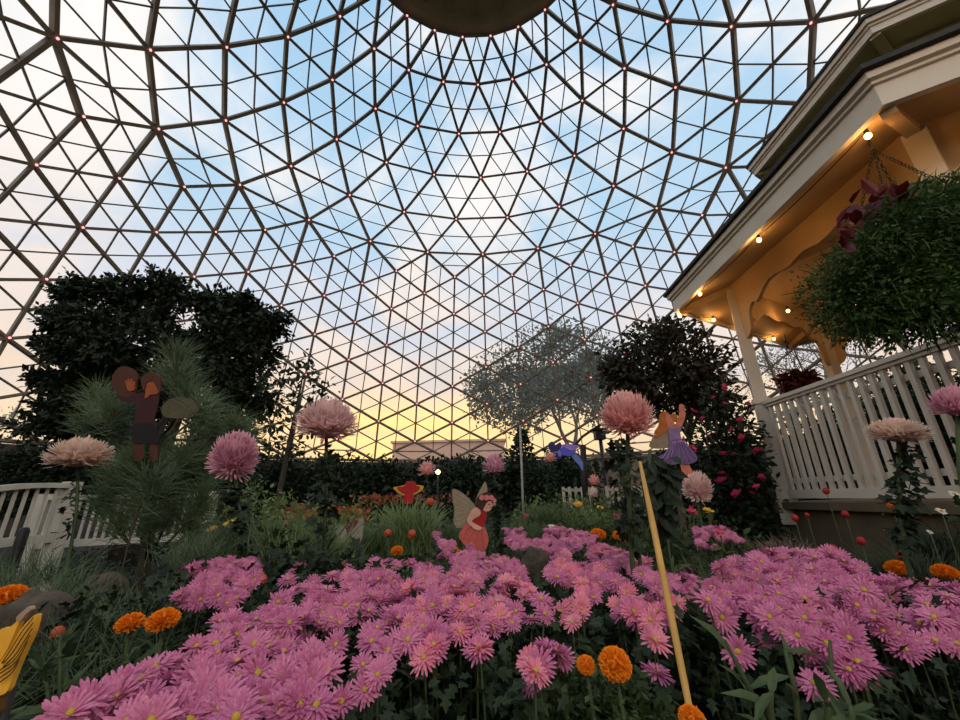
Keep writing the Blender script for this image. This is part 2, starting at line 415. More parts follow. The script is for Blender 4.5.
hexring(mb, [(2.778, ZE), (2.778, ZE + .15), (2.80, ZE + .155), (2.80, ZE + .175), (2.83, ZE + .185), (2.83, ZE + .235), (2.74, ZE + .235), (2.73, ZE)], closed=True)
mb.build('fascia', M_gz, gz)
mb = MB(); hexring(mb, [(2.87, ZE + .24), (2.87, ZE + .275), (1.30, 2.98), (1.30, 2.94), (2.70, ZE + .24)], closed=True); mb.build('roof', M_shingle, gz)
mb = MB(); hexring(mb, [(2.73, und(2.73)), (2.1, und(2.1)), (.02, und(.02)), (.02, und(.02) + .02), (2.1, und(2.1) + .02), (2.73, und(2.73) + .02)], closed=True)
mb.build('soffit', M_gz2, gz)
mb = MB()
for k in range(6):                                   # hip rafters under the boards
    a, b = hexc(2.72, k, und(2.72) - .035), hexc(.15, k, und(.15) - .035); mb.bar(a, b, .07, .07)
mb.build('rafter', M_gz2, gz)
mb = MB(); hexring(mb, [(1.28, 2.9), (1.28, 3.66), (1.24, 3.66), (1.24, 2.9)], closed=True); mb.build('clerestory', M_green, gz)
mb = MB(); hexring(mb, [(1.575, 3.655), (1.575, 3.72), (1.59, 3.725), (1.59, 3.745), (1.615, 3.75), (1.615, 3.80), (1.545, 3.80), (1.54, 3.655)], closed=True); mb.build('upper_fascia', M_gz, gz)
mb = MB(); hexring(mb, [(1.545, 3.70), (1.26, 3.66), (.02, 3.68), (.02, 3.72), (1.545, 3.72)], closed=True)
for k in range(6): mb.bar(hexc(1.535, k, 3.66), hexc(1.30, k, 3.63), .07, .06)
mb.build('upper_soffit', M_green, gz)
mb = MB(); hexring(mb, [(1.635, 3.80), (1.635, 3.83), (.03, 4.75), (.03, 4.70), (1.5, 3.80)], closed=True); mb.build('upper_roof', M_shingle, gz)
mb = MB(); mb.ball(hexc(0, 0, 4.85), .12, 10, 7); mb.tube([hexc(0, 0, 4.68), hexc(0, 0, 5.1)], [.05, .015]); mb.build('finial', M_gz, gz)
RP = 2.098
for k in range(6):                                   # posts
    p = hexc(RP, k); a = GYAW + PI / 3 * k
    mb = MB()
    mb.box((p[0], p[1], ZC + .30), (.135, .135, 1.16), rz=a); mb.box((p[0], p[1], ZC + 1.55), (.115, .115, 1.36), rz=a)
    mb.box((p[0], p[1], ZC + .90), (.165, .165, .05), rz=a); mb.box((p[0], p[1], ZC - .17), (.16, .16, .24), rz=a)
    po = mb.build('post', M_gz, gz)
def side(k, inset=0.0):
    a, b = hexc(RP, k), hexc(RP, k + 1); d = unit(b - a); return a + d * inset, b - d * inset, d
for k in range(6):                                   # scalloped frieze boards with corner brackets
    a, b, d = side(k, .03); n = np.array([d[1], -d[0], 0]); Lh = np.linalg.norm(b - a)
    top = und(RP * .87) - .005
    def low(t):                                      # lower edge, t metres from the nearer post
        pts = [(0, 1.60), (.05, 1.60), (.13, 1.66), (.16, 1.76), (.17, 1.86), (.22, 1.93), (.27, 1.935), (.30, 1.905), (.36, 1.93), (.46, 2.00), (.56, 2.045), (.60, 2.03), (.64, 2.045), (.74, 2.02), (.84, 2.01), (.94, 2.035), (1.05, 2.05)]
        return float(np.interp(t, [q[0] for q in pts], [q[1] for q in pts]))
    ts = sorted(set(list(np.linspace(0, Lh, 61)) + [Lh / 2]))
    mb = MB()
    f0, f1 = [], []
    for t in ts:
        lo = low(min(t, Lh - t)); hi = top
        P = a + d * t
        f0.append((P, lo, hi))
    V = []
    for P, lo, hi in f0:
        for s_ in (.018, -.018):
            V += [P + n * s_ + [0, 0, lo], P + n * s_ + [0, 0, hi]]
    q = len(f0); Fc = []
    for i in range(q - 1):
        A, B = 4 * i, 4 * i + 4
        Fc += [(A, B, B + 1, A + 1), (A + 2, A + 3, B + 3, B + 2), (A, A + 2, B + 2, B), (A + 1, B + 1, B + 3, A + 3)]
    Fc += [(0, 1, 3, 2), (4 * q - 4, 4 * q - 2, 4 * q - 1, 4 * q - 3)]
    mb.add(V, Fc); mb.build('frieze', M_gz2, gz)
for k in range(5):                                   # railings; the sixth side is the way in
    if k == 4: continue
    a, b, d = side(k, .07); n = np.array([d[1], -d[0], 0]); Lh = np.linalg.norm(b - a)
    mb = MB(); mb.bar(a + [0, 0, .875], b + [0, 0, .875], .09, .035); mb.bar(a + [0, 0, .845], b + [0, 0, .845], .055, .03)
    rl = mb.build('railing', M_gz, gz)
    mb = MB(); mb.bar(a + [0, 0, -.02] , b + [0, 0, -.02], .05, .075); mb.build('bottom_rail', M_gz, rl)
    mb = MB()
    for z in (.735, .10): mb.bar(a + [0, 0, z] - n * .032, b + [0, 0, z] - n * .032, .025, .045)
    mb.build('cross_rail', M_gz, rl)
    nb = 21
    for i in range(nb):
        t = (i + .5) / nb * Lh
        mb = MB(); mb.box(a + d * t + [0, 0, .425], (.030, .034, .82), rz=math.atan2(d[1], d[0]) + PI / 2); mb.build('baluster', M_gz, rl)
mb = MB(); V = np.array([hexc(2.2, i, -.09) for i in range(6)] + [hexc(2.2, i, -.15) for i in range(6)])
mb.prism(V[:6], V[6:]); mb.build('deck', M_skirt, gz)
mb = MB(); hexring(mb, [(2.12, -.15), (2.12, -ZC), (2.06, -ZC), (2.06, -.15)], closed=True); mb.build('skirting', M_skirt, gz)

# string lights under the eaves and posts
stl = thing('string_light', 'string of warm amber bulbs under the gazebo eaves', 'string light', (GX, GY, ZC + 2.0))
bul = []
bul += [np.array([*at(868, 136, 1.90)]), np.array([*at(759, 240, 2.952)]), np.array([*at(700, 294, 3.92)]), np.array([*at(680, 316, 4.48)])]
e0, e5 = hexc(2.66, 0, ZE - .01), hexc(2.66, -1, ZE - .01)
for t in (.22, .48, .78): bul.append(e0 + (e5 - e0) * t)
bul += [at(753, 299, 4.0), at(788, 311, 4.35), hexc(1.2, 1, 2.33), hexc(1.5, -1, 2.2), hexc(1.5, 2, 2.2)]
e1, e2 = hexc(2.66, 1, ZE - .01), hexc(2.66, 2, ZE - .01)
bul += [e1 + (e2 - e1) * .45]
mb = MB()
ch = [bul[0], bul[1], bul[2], bul[3], bul[4], bul[5], bul[6]]
for p, q in zip(ch, ch[1:]):
    T = np.linspace(0, 1, 9)[:, None]; P = p + (q - p) * T + np.array([0, 0, 1.0]) * (.035 - .02 * np.sin(PI * T))
    mb.tube(P, .005, 4)
mb.build('cable', M_black, stl)
for i, p in enumerate(bul):
    mb = MB(); mb.ball(p, .019, 10, 7, squash=(1, 1, 1.15)); b_ = mb.build('bulb', M_bulb, stl)
    mb = MB(); mb.tube([p + [0, 0, .025], p + [0, 0, .06]], .012, 8); mb.build('socket', M_black, b_)
    l = bpy.data.lights.new('bulb_light', 'POINT'); l.energy = 1.6; l.color = (1, .50, .16); l.shadow_soft_size = .04
    lo = bpy.data.objects.new('bulb_light', l); C.objects.link(lo); lo.location = p - np.array([0, 0, .05])

# hanging baskets
def basket(hook, drop, rb, label, big=True):
    hook = np.array(hook); c = hook - [0, 0, drop]
    t = thing('hanging_basket', label, 'hanging basket', tuple(c))
    mb = MB(); A = np.linspace(0, 1.5 * PI, 12)
    mb.tube([hook + [.02 * math.cos(a + 2), 0, .03 + .025 * math.sin(a)] for a in A], .005, 6)
    mb.tube([hook + [0, 0, .05], hook + [0, 0, .16]], .006, 6); mb.build('hook', M_black, t)
    for i in range(4):
        e = c + [rb * math.cos(i * PI / 2 + .5), rb * math.sin(i * PI / 2 + .5), .0]
        mb = MB(); n = int(np.linalg.norm(e - hook) / .026)
        dirn = unit(e - hook)
        side_ = unit(np.cross(dirn, [0, .3, 1.0])); oth = np.cross(dirn, side_)
        for j in range(n):
            p = hook + (e - hook) * (j + .5) / n; s_ = side_ if j % 2 else oth
            mb.tube([p - dirn * .016, p - dirn * .008 + s_ * .008, p + dirn * .008 + s_ * .008, p + dirn * .016, p + dirn * .008 - s_ * .008, p - dirn * .008 - s_ * .008, p - dirn * .016], .0026, 4)
        mb.build('chain', M_black, t)
    mb = MB(); pr = [(rb, .0), (rb * .95, -.06), (rb * .8, -.13), (rb * .5, -.18), (.01, -.19)]
    n = 20; V = np.array([[c[0] + R * math.cos(2 * PI * i / n), c[1] + R * math.sin(2 * PI * i / n), c[2] + z] for R, z in pr + [(.01, .0)] for i in range(n)])
    k = len(pr) + 1
    mb.add(V, [(j % k * n + i, (j + 1) % k * n + i, (j + 1) % k * n + (i + 1) % n, j % k * n + (i + 1) % n) for j in range(k) for i in range(n)])
    mb.build('bowl', M_bark, t)
    return t, c
def leafcloud(mb, blobs, n, T, size, m=0, up=.5, out=.8, shell=.35, jitter=.35):
    """leaves through ellipsoids (centre, radii); most near the surface"""
    vol = np.array([np.prod(r) ** (2 / 3) for c, r in blobs]); ks = rng.choice(len(blobs), n, p=vol / vol.sum())
    Cc = np.array([b[0] for b in blobs], float)[ks]; Rr = np.array([b[1] for b in blobs], float)[ks]
    d = rsph(n); rad = 1 - shell * rng.random(n) ** 1.3 * 1.6
    rad = np.clip(rad, .05, 1) * (1 + .10 * rng.normal(size=n))
    P = Cc + d * Rr * rad[:, None]
    dr = unit(d * out + rsph(n) * .7 + np.array([0, 0, -.15]))
    nr = unit(np.array([0, 0, up]) + rsph(n) * .6 + d * .3)
    mb.scatter(T, frames(dr, nr, size * (1 + jitter * rng.normal(size=n)).clip(.5, 1.8)), P, m)
def strands(mb, base, n, length, spread, T=BLADE, m=0, up=1.0, jb=.05):
    d = unit(rsph(n) * spread + np.array([0, 0, up])); d[:, 2] = np.abs(d[:, 2])
    P = np.array(base) + np.c_[rng.normal(size=(n, 2)) * jb, np.zeros(n)]
    mb.scatter(T, frames(d, rsph(n) * .3 + np.array([0, -.3, 1.0]), length * (.6 + .5 * rng.random(n))), P, m)

# big basket by the near corner of the gazebo
t, c = basket(at(873, 150, 2.0), .43, .19, 'big hanging basket of ferny greenery on four chains at the gazebo corner')
bk = at(900, 232, 1.95)
mb = MB()
fc = at(902, 275, 1.93)
bl = [(at(x, y, Y), (r * 2.5 / F, r * 2.5 / F, q * 2.5 / F)) for x, y, Y, r, q in ((880, 278, 1.9, 48, 40), (935, 255, 1.85, 52, 44), (848, 296, 1.9, 36, 36), (905, 300, 1.85, 48, 36), (865, 318, 1.95, 30, 26), (965, 285, 1.8, 46, 44), (905, 238, 1.72, 34, 22), (945, 222, 1.72, 34, 24), (872, 252, 1.74, 28, 18), (925, 215, 1.8, 26, 16), (985, 235, 1.75, 30, 36), (925, 318, 1.85, 34, 18), (892, 224, 1.68, 18, 12), (915, 206, 1.66, 22, 16), (940, 198, 1.68, 22, 16), (960, 196, 1.7, 20, 18))]
leafcloud(mb, bl, 42000, SMALL, .021, 0, out=.6, shell=.6)
n = 1400
K = rng.choice(len(bl), n); cc = np.array([bl[i][0] for i in K]); rr_ = np.array([bl[i][1] for i in K]); d = unit(rsph(n) + [0, 0, -.1]); P = cc + d * rr_ * .85
mb.scatter(BLADE, frames(unit(d + [0, 0, -.35]), rsph(n) + [0, 0, 1], .09 * (.6 + .7 * rng.random(n))), P, 0)
mb.build('foliage', M_fern, t)
mb = MB()
for px, py, s_, dz in ((842, 209, .10, 0), (856, 225, .11, 0), (884, 192, .12, 0), (895, 196, .10, 0), (862, 205, .09, 0), (848, 234, .08, 0), (872, 203, .11, 0), (905, 198, .10, 0), (853, 243, .10, 0)):
    P = np.repeat(at(px, py, 1.62)[None], 3, 0) + rng.normal(size=(3, 3)) * .02
    dr = unit(rsph(3) + [-.5, -.5, .2]); mb.scatter(LEAF, frames(dr, rsph(3) + [0, 0, 1.2], s_ * np.ones(3)), P)
mb.build('red_leaves', M_redleaf, t)
mb = MB(); n = 40; P = np.array([at(x, y, 1.78) for x, y in zip(rng.uniform(858, 905, n), rng.uniform(222, 240, n))])
mb.scatter(SMALL, frames(rsph(n), rsph(n), .012 * np.ones(n)), P); mb.build('white_blossoms', M_white, t)
# the small one beyond the gazebo
t, c = basket(at(787, 345, 5.2), .55, .16, 'small hanging basket of dark red leaves seen over the gazebo rail')
mb = MB(); leafcloud(mb, [(c + [0, 0, .03], (.22, .18, .09))], 420, LEAF, .085); mb.build('foliage', M_redleaf, t)
mb = MB(); leafcloud(mb, [(c + [0, 0, .03], (.20, .18, .10))], 90, LEAF, .06); mb.build('white_blossoms', M_leafl, t)
# ------------------------------------------------------------------ outside the glass
def branch(mb, p, d, L_, r, depth, tips, spread=.6, nseg=4, kids=(2, 3), m=0):
    pts = [np.array(p)]; dd = unit(np.array(d, float))
    for i in range(nseg):
        dd = unit(dd + rng.normal(size=3) * .12 + [0, 0, .03]); pts.append(pts[-1] + dd * L_ / nseg)
    mb.tube(pts, np.linspace(r, r * .62, nseg + 1), 5 if depth < 3 else 7, m)
    if depth == 0: tips.append(pts[-1]); return
    if depth <= 2: tips.append(pts[-1])
    for i in range(rng.integers(kids[0], kids[1] + 1)):
        q = unit(dd + unit(rng.normal(size=3)) * spread + [0, 0, .10])
        branch(mb, pts[-1] if i < 2 else pts[-2], q, L_ * rng.uniform(.62, .82), r * .58, depth - 1, tips, spread, nseg, kids, m)
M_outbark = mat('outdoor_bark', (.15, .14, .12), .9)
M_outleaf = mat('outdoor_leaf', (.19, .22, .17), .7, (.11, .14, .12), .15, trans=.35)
def outdoor_tree(base, h, r, depth, leafn, lsize, label, crown=None, d0=(0, 0, 1), spread=.6, nm='outdoor_tree'):
    t = thing(nm, label, 'tree', tuple(base))
    mb = MB(); tips = []
    branch(mb, base, d0, h * .33, r, depth, tips, spread)
    mb.build('trunk', M_outbark, t)
    if leafn:
        mb = MB(); tips = np.array(tips); K = rng.integers(0, len(tips), leafn)
        P = tips[K] + rng.normal(size=(leafn, 3)) * h * .035
        mb.scatter(SMALL, frames(rsph(leafn), rsph(leafn), lsize * (.6 + .8 * rng.random(leafn))), P)
        if crown:
            q = leafn; leafcloud(mb, crown, q, SMALL, lsize, shell=.6)
        mb.build('crown', M_outleaf, t)
    return t
Yo = 40
b = at(556, 452, Yo); b[2] = -.05
cr = [(at(x, y, Yo + dy), (rx, 3.0, rz)) for x, y, rx, rz, dy in ((548, 350, 4.6, 2.8, 0), (505, 372, 3.4, 2.8, 2), (590, 356, 3.6, 2.8, -1), (530, 395, 3.4, 2.4, -2), (605, 378, 3, 2.2, 0), (490, 402, 2.4, 2.4, 0), (575, 388, 3, 2.0, -2), (480, 385, 2.0, 2.0, 1), (520, 415, 3.0, 2.0, -1), (600, 408, 3.2, 1.8, 1), (625, 372, 2.2, 2.0, 1), (560, 335, 3.0, 1.4, 0))]
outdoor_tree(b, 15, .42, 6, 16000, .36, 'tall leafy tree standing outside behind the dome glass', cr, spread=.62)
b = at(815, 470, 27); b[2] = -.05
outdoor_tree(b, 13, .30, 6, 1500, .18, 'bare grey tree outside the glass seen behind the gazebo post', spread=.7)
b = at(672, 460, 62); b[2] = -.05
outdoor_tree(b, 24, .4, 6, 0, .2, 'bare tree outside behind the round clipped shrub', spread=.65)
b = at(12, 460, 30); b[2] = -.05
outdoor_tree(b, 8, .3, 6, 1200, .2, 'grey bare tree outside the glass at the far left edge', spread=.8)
bd = MB(); p0, p1 = at(392, 460, 60), at(505, 460, 60)
M_bld = mat('tan_wall', (.70, .42, .31), .9, (.62, .36, .27), .3)
bld = thing('low_building', 'low tan building far off beyond the dome glass at sunset', 'building', (float((p0[0] + p1[0]) / 2), 60, -.05))
zt = at(450, 442, 60)[2]
bd.box(((p0[0] + p1[0]) / 2, 64, zt / 2), (p1[0] - p0[0], 8, zt)); bd.build('walls', M_bld, bld)
bd = MB(); bd.box(((p0[0] + p1[0]) / 2, 64, zt + .15), (p1[0] - p0[0] + .6, 8.6, .3)); bd.build('roof', M_bld, bld)
hl = MB(); V = []
az = np.linspace(-1.25, 1.25, 60)
top = np.array([[130 * math.sin(a), 130 * math.cos(a), 7 + 3 * math.sin(a * 7) + 2 * math.sin(a * 17 + 1)] for a in az]); bot = top.copy(); bot[:, 2] = -1
back = np.array([[150 * math.sin(a), 150 * math.cos(a), -1] for a in az]); V = np.vstack([bot, top, back])
hl.add(V, [(k * 60 + i, k * 60 + i + 1, k * 60 + 61 + i, k * 60 + 60 + i) for k in range(2) for i in range(59)])
struct(hl.build('hill', mat('hazy_hill', (.28, .24, .22), .95, (.2, .18, .17), .05)), 'low hazy wooded ridge on the horizon', 'hill')

# ------------------------------------------------------------------ trees and shrubs inside
def bush(name, label, px, py, Y, rad, n, T, size, m, cat='shrub', group=None, stem=True, extra=()):
    c = at(px, py, Y)
    t = thing(name, label, cat, (c[0], c[1], 0), group)
    mb = MB()
    bl = [(c, rad)] + [(at(x, y, Y + dy), r) for x, y, dy, r in extra]
    leafcloud(mb, bl, n, T, size, shell=.55); mb.build('foliage', m, t)
    if stem:
        mb = MB()
        for i in range(3):
            e = c + rng.normal(size=3) * np.array(rad) * .3
            mb.tube([np.array([c[0] + rng.normal() * .05, c[1] + rng.normal() * .05, 0]), np.array([(c[0] + e[0]) / 2, (c[1] + e[1]) / 2, e[2] * .55]), e], [.03, .022, .01], 6)
        mb.build('trunk', M_bark, t)
    return t
# big fig tree at the left
Yt = 8.0
c0 = at(150, 470, Yt)
ft = thing('fig_tree', 'big dark dense tree at the left in front of the dome glass', 'tree', (c0[0], c0[1], 0))
tb = MB(); tips = []
for dx in (-.5, .1, .6):
    tb.tube([(c0[0] + dx * .3, c0[1], 0), (c0[0] + dx, c0[1], 1.6), (c0[0] + dx * 2.2, c0[1] + .2, 3.2), (c0[0] + dx * 3.2, c0[1], 4.6)], [.16, .13, .09, .03], 8)
tb.build('trunk', M_bark, ft)
mb = MB()
B = []
for x, y, rx, rz, dy in ((105, 315, 42, 36, 0), (160, 305, 40, 34, .4), (150, 350, 70, 45, 0), (84, 345, 34, 34, -.3), (215, 345, 50, 48, .2), (255, 330, 34, 30, .3), (250, 370, 34, 50, 0), (185, 400, 60, 40, .5), (74, 390, 32, 24, 0), (100, 425, 55, 26, .2), (230, 410, 34, 34, 0), (52, 428, 18, 8, 0), (165, 282, 16, 14, .3), (80, 295, 26, 18, 0), (272, 325, 18, 15, 0), (240, 305, 18, 14, 0), (60, 322, 20, 14, 0), (54, 350, 12, 10, 0), (44, 376, 14, 7, 0), (205, 310, 26, 22, .2), (125, 290, 22, 16, .2), (120, 400, 50, 44, .3), (95, 380, 40, 30, .3)):
    k = 9.3 / F
    B.append((at(x, y, Yt + dy), (rx * k * .93, max(.5, rx * k * .8), rz * k * .93)))
SB = []
for c_, r_ in B:
    r_ = np.array(r_); SB.append((c_, r_ * .62))
    for i in range(13):
        d = rsph(1)[0]; SB.append((c_ + d * r_ * rng.uniform(.62, .95), r_ * rng.uniform(.20, .36) + .05))
leafcloud(mb, SB, 62000, SMALL, .105, shell=.75, out=.9)
mb.build('crown', M_tree, ft)
# thin dark sapling in front of the glass
c = at(287, 470, 6.5)
sp = thing('sapling', 'thin dark sapling with sparse leaves right of the big dark tree', 'tree', (c[0], c[1], 0))
mb = MB(); tips = []
stem = [np.array([c[0] - .2, c[1], 0]), at(278, 500, 6.5), at(290, 440, 6.5), at(303, 375, 6.5)]
mb.tube(stem, [.05, .045, .035, .012], 6)
P = []
for x, y in ((282, 395), (320, 400), (290, 378), (312, 372), (318, 385), (296, 365), (275, 420), (310, 425), (270, 440), (300, 445), (288, 410), (265, 455), (312, 408)):
    e = at(x, y, 6.5 + rng.normal() * .15); a_ = at(298 - (y - 370) * .12, y + 12, 6.5); mb.tube([a_, (a_ + e) / 2 + [0, 0, .03], e], [.014, .01, .005], 4); P.append(e)
mb.build('trunk', M_bark, sp)
mb = MB(); P = np.array(P); n = 420; Q = P[rng.integers(0, len(P), n)] + rng.normal(size=(n, 3)) * .11
mb.scatter(LEAF, frames(rsph(n), rsph(n) + [0, 0, .6], .13 * (.6 + .6 * rng.random(n))), Q); mb.build('crown', M_leafd, sp)
# round clipped shrub on stems
Ys = 6.0; c = at(690, 470, Ys)
rs = thing('standard_shrub', 'round-headed dark shrub on thin stems left of the gazebo', 'shrub', (c[0], c[1], 0))
mb = MB()
for i in range(9):
    e = at(640 + i * 9.5, 385 + 14 * math.sin(i * 2.1), Ys + rng.normal() * .25)
    mb.tube([(c[0] + rng.normal() * .04, c[1], 0), at(690, 440, Ys), (at(690, 425, Ys) * .5 + e * .5), e], [.028, .024, .017, .008], 5)
mb.build('trunk', M_bark, rs)
mb = MB()
k = 6.9 / F
B = [(at(x, y, Ys + dy), (r * k, r * k, q * k)) for x, y, r, q, dy in ((662, 372, 50, 34, 0), (625, 375, 24, 28, 0), (702, 370, 26, 36, 0), (660, 342, 36, 20, 0), (645, 398, 34, 18, .2), (695, 396, 30, 18, .1), (610, 372, 10, 14, 0), (672, 330, 18, 10, 0))]
leafcloud(mb, B, 9000, SMALL, .085, shell=.65); mb.build('crown', mat('clipped_leaf', (.035, .035, .022), .6, (.02, .02, .012), 3, trans=.08), rs)
# flowering shrub with magenta blossoms beside the gazebo post
Yf = 3.9; c = at(725, 470, Yf)
fs = thing('flowering_shrub', 'tall shrub with bright magenta blossoms beside the gazebo post', 'shrub', (c[0], c[1], 0))
mb = MB(); k = 4.2 / F
B = [(at(x, y, Yf + dy), (r * k, r * k * .9, q * k)) for x, y, r, q, dy in ((722, 455, 34, 52, .1), (735, 500, 32, 40, 0), (705, 480, 22, 34, 0), (742, 440, 22, 36, .1), (720, 410, 22, 28, .2), (735, 525, 34, 25, 0), (748, 480, 18, 30, .2))]
leafcloud(mb, B, 7000, SMALL, .055, shell=.7); mb.build('foliage', M_leafd, fs)
mb = MB()
for i in range(5): mb.tube([(c[0] + rng.normal() * .1, c[1], 0), at(715 + i * 8, 500, Yf), at(705 + i * 11, 420, Yf)], [.022, .018, .006], 5)
mb.build('trunk', M_bark, fs)
bl = MB()
PT = (np.array([[0, 0, 0], [-.3, .35, .12], [-.22, .85, .10], [0, 1, .02], [.22, .85, .10], [.3, .35, .12], [0, .5, .02]]), np.array([[0, 6, 1], [1, 6, 2], [2, 6, 3], [3, 6, 4], [4, 6, 5], [5, 6, 0]]))
a = np.arange(11) * 2.4
d = np.c_[np.cos(a), np.sin(a), .25 + .09 * np.arange(11)]
bl.scatter(PT, frames(d, np.repeat([[0, 0, 1.0]], 11, 0) - d * .4, np.linspace(.055, .03, 11)), np.zeros((11, 3)), smooth=True)
ros = bl.mesh('blossom', M_magenta)
for x, y, s_ in ((723, 388, 1), (693, 412, 1.05), (703, 419, .6), (685, 441, 1.25), (692, 449, .9), (708, 437, .8), (732, 431, .85), (741, 421, .8), (744, 438, 1.1), (723, 455, 1), (735, 454, .5), (758, 452, 1.1), (722, 474, .7), (722, 482, 1.15), (761, 478, .9), (757, 487, .7), (738, 495, 1.2), (752, 494, .8), (748, 404, .6), (725, 404, .6), (693, 510, 1), (714, 398, .5)):
    M = np.array(Matrix.Rotation(rng.uniform(0, 6), 3, 'Z') @ Matrix.Rotation(rng.uniform(.3, 1.3), 3, 'X')) * s_
    put('blossom', ros, fs, at(x, y, Yf - .32), M)

# dark hedging and bushes against the base wall
hb = [(75, 462, 9, 58, 24, 'dark bush along the wall at the far left under the big tree'), (12, 474, 8, 24, 18, 'dark low bush at the left edge behind the white railing'), (275, 480, 11, 36, 26, 'dark bush behind the sapling trunk'), (335, 478, 11.5, 38, 20, 'dark bush behind the tall white-pink mum stem'),
      (385, 480, 12, 26, 18, 'dark bush against the wall left of the small lit lamp'), (430, 478, 12.5, 22, 16, 'dark bush against the wall just behind the small lit lamp'), (467, 478, 11, 25, 20, 'dark green bush behind the winged cutout in a red dress'), (515, 476, 9.5, 26, 18, 'dark green bush behind the tall grey pole'), (560, 474, 8.5, 32, 20, 'dark rounded bush under the flying blue cutout'), (676, 480, 8, 22, 26, 'dark bush behind the bamboo cane and purple cutout'), (205, 470, 9.5, 40, 24, 'dark bush between the pine and the sapling'), (765, 500, 7, 24, 30, 'dark bush behind the gazebo corner post'), (812, 455, 9, 30, 36, 'dark bush behind the gazebo seen between the first rail slats'), (868, 440, 8.6, 34, 46, 'dark bush behind the gazebo seen through the middle of the railing'), (930, 420, 8.2, 40, 62, 'tall dark bush behind the gazebo at the right edge'), (985, 430, 7.5, 30, 60, 'dark bush behind the gazebo just past the right edge')]
for x, y, Y, rx, rz, lab in hb:
    k = Y * 1.08 / F
    bush('hedge_bush', lab, x, y, Y, (rx * k, rx * k * .7, rz * k), int(5200 * max(1, rx * rz / 700)), SMALL, .0105 * Y, M_leafd, extra=[(x - rx * .5, y + 18, .2, (rx * k * .8, rx * k * .6, rz * k)), (x + rx * .5, y + 20, -.1, (rx * k * .8, rx * k * .6, rz * k))])
# small layered conifer
c = at(523, 470, 9); cf = thing('conifer', 'little dark layered conifer right of the tall grey pole', 'tree', (c[0], c[1], 0))
mb = MB(); mb.tube([(c[0], c[1], 0), at(522, 428, 9)], [.04, .01], 6); mb.build('trunk', M_bark, cf)
mb = MB()
for y, r in ((434, 3), (440, 6), (447, 9), (455, 12), (464, 15)):
    leafcloud(mb, [(at(522, y, 9), (r * 9.6 / F, r * 9.6 / F, .035))], 170, SMALL, .09)
mb.build('foliage', M_leafd, cf)

# ------------------------------------------------------------------ young pine
Yp = 2.3
c = at(148, 560, Yp)
pn = thing('young_pine', 'young pine with long soft needles in front of the big dark tree', 'tree', (c[0], c[1], 0))
mb = MB()
trunk = [np.array([c[0] - .05, c[1], 0]), at(146, 560, Yp), at(152, 500, Yp), at(158, 440, Yp), at(172, 395, Yp), at(175, 345, Yp)]
mb.tube(trunk, [.035, .03, .024, .018, .013, .006], 8)
TU = [(176, 352, 34), (178, 375, 36), (186, 395, 34), (160, 372, 26), (200, 408, 30), (97, 395, 34), (112, 410, 32), (88, 418, 26), (125, 432, 30), (195, 440, 30), (212, 430, 26), (232, 424, 28), (246, 432, 24), (150, 468, 44), (118, 480, 38), (182, 480, 38), (205, 470, 32), (140, 500, 40), (170, 510, 38), (105, 500, 34), (200, 500, 30), (155, 445, 30), (180, 455, 30), (128, 460, 34), (225, 455, 24), (150, 525, 34), (190, 525, 30), (120, 520, 30), (148, 452, 30), (130, 462, 30), (168, 466, 32), (150, 485, 34)]
for x, y, r in TU:
    e = at(x, y + 6, Yp + rng.normal() * .12); s_ = min(trunk[1:], key=lambda q: np.linalg.norm(q + [0, 0, .12] - e) + (q[2] > e[2]) * .3)
    mb.tube([s_, (s_ + e) / 2 - [0, 0, .03], e], [.009, .007, .005], 5)
mb.build('trunk', M_bark, pn)
mb = MB()
for x, y, r in TU:
    n = 210; e = at(x, y + 8, Yp + rng.normal() * .12)
    d = unit(rsph(n) * .85 + np.array([(x - 160) * .004, 0, .75])); ln = r * Yp * 1.0 / F * (.6 + .5 * rng.random(n))
    P = e + d * .0 + rng.normal(size=(n, 3)) * [.015, .015, .035]
    M = frames(d, rsph(n) * .3 + [0, -1, .3], ln); M[:, :, 0] *= (.10 / ln)[:, None] * 1.7
    mb.scatter(NEEDLE, M, P)
mb.build('needles', M_needle, pn)
def tuft(name, label, px, py, Y, h, n, T=BLADE, m=None, spread=.8, cat='grass', jb=.06, wide=1.0, base_z=None):
    """py is the top of the clump; h its height"""
    p = at(px, py, Y); b = np.array([p[0], p[1], p[2] - h])
    t = thing(name, label, cat, (b[0], b[1], 0))
    mb = MB(); d = unit(rsph(n) * spread + [0, 0, 1.0]); d[:, 2] = np.abs(d[:, 2])
    ln = h * (.65 + .5 * rng.random(n)); M = frames(d, rsph(n) * .3 + [0, -.4, .8], ln); M[:, :, 0] *= wide
    mb.scatter(T, M, b + np.c_[rng.normal(size=(n, 2)) * jb, rng.random(n) * .02]); mb.build('blades', m, t)
    if b[2] > .03:
        mb = MB(); 
        for i in range(4): mb.tube([(b[0] + rng.normal() * .02, b[1] + rng.normal() * .02, 0), b + [rng.normal() * .01, 0, .02]], .008, 5)
        mb.build('stem', M_bark, t)
    return t
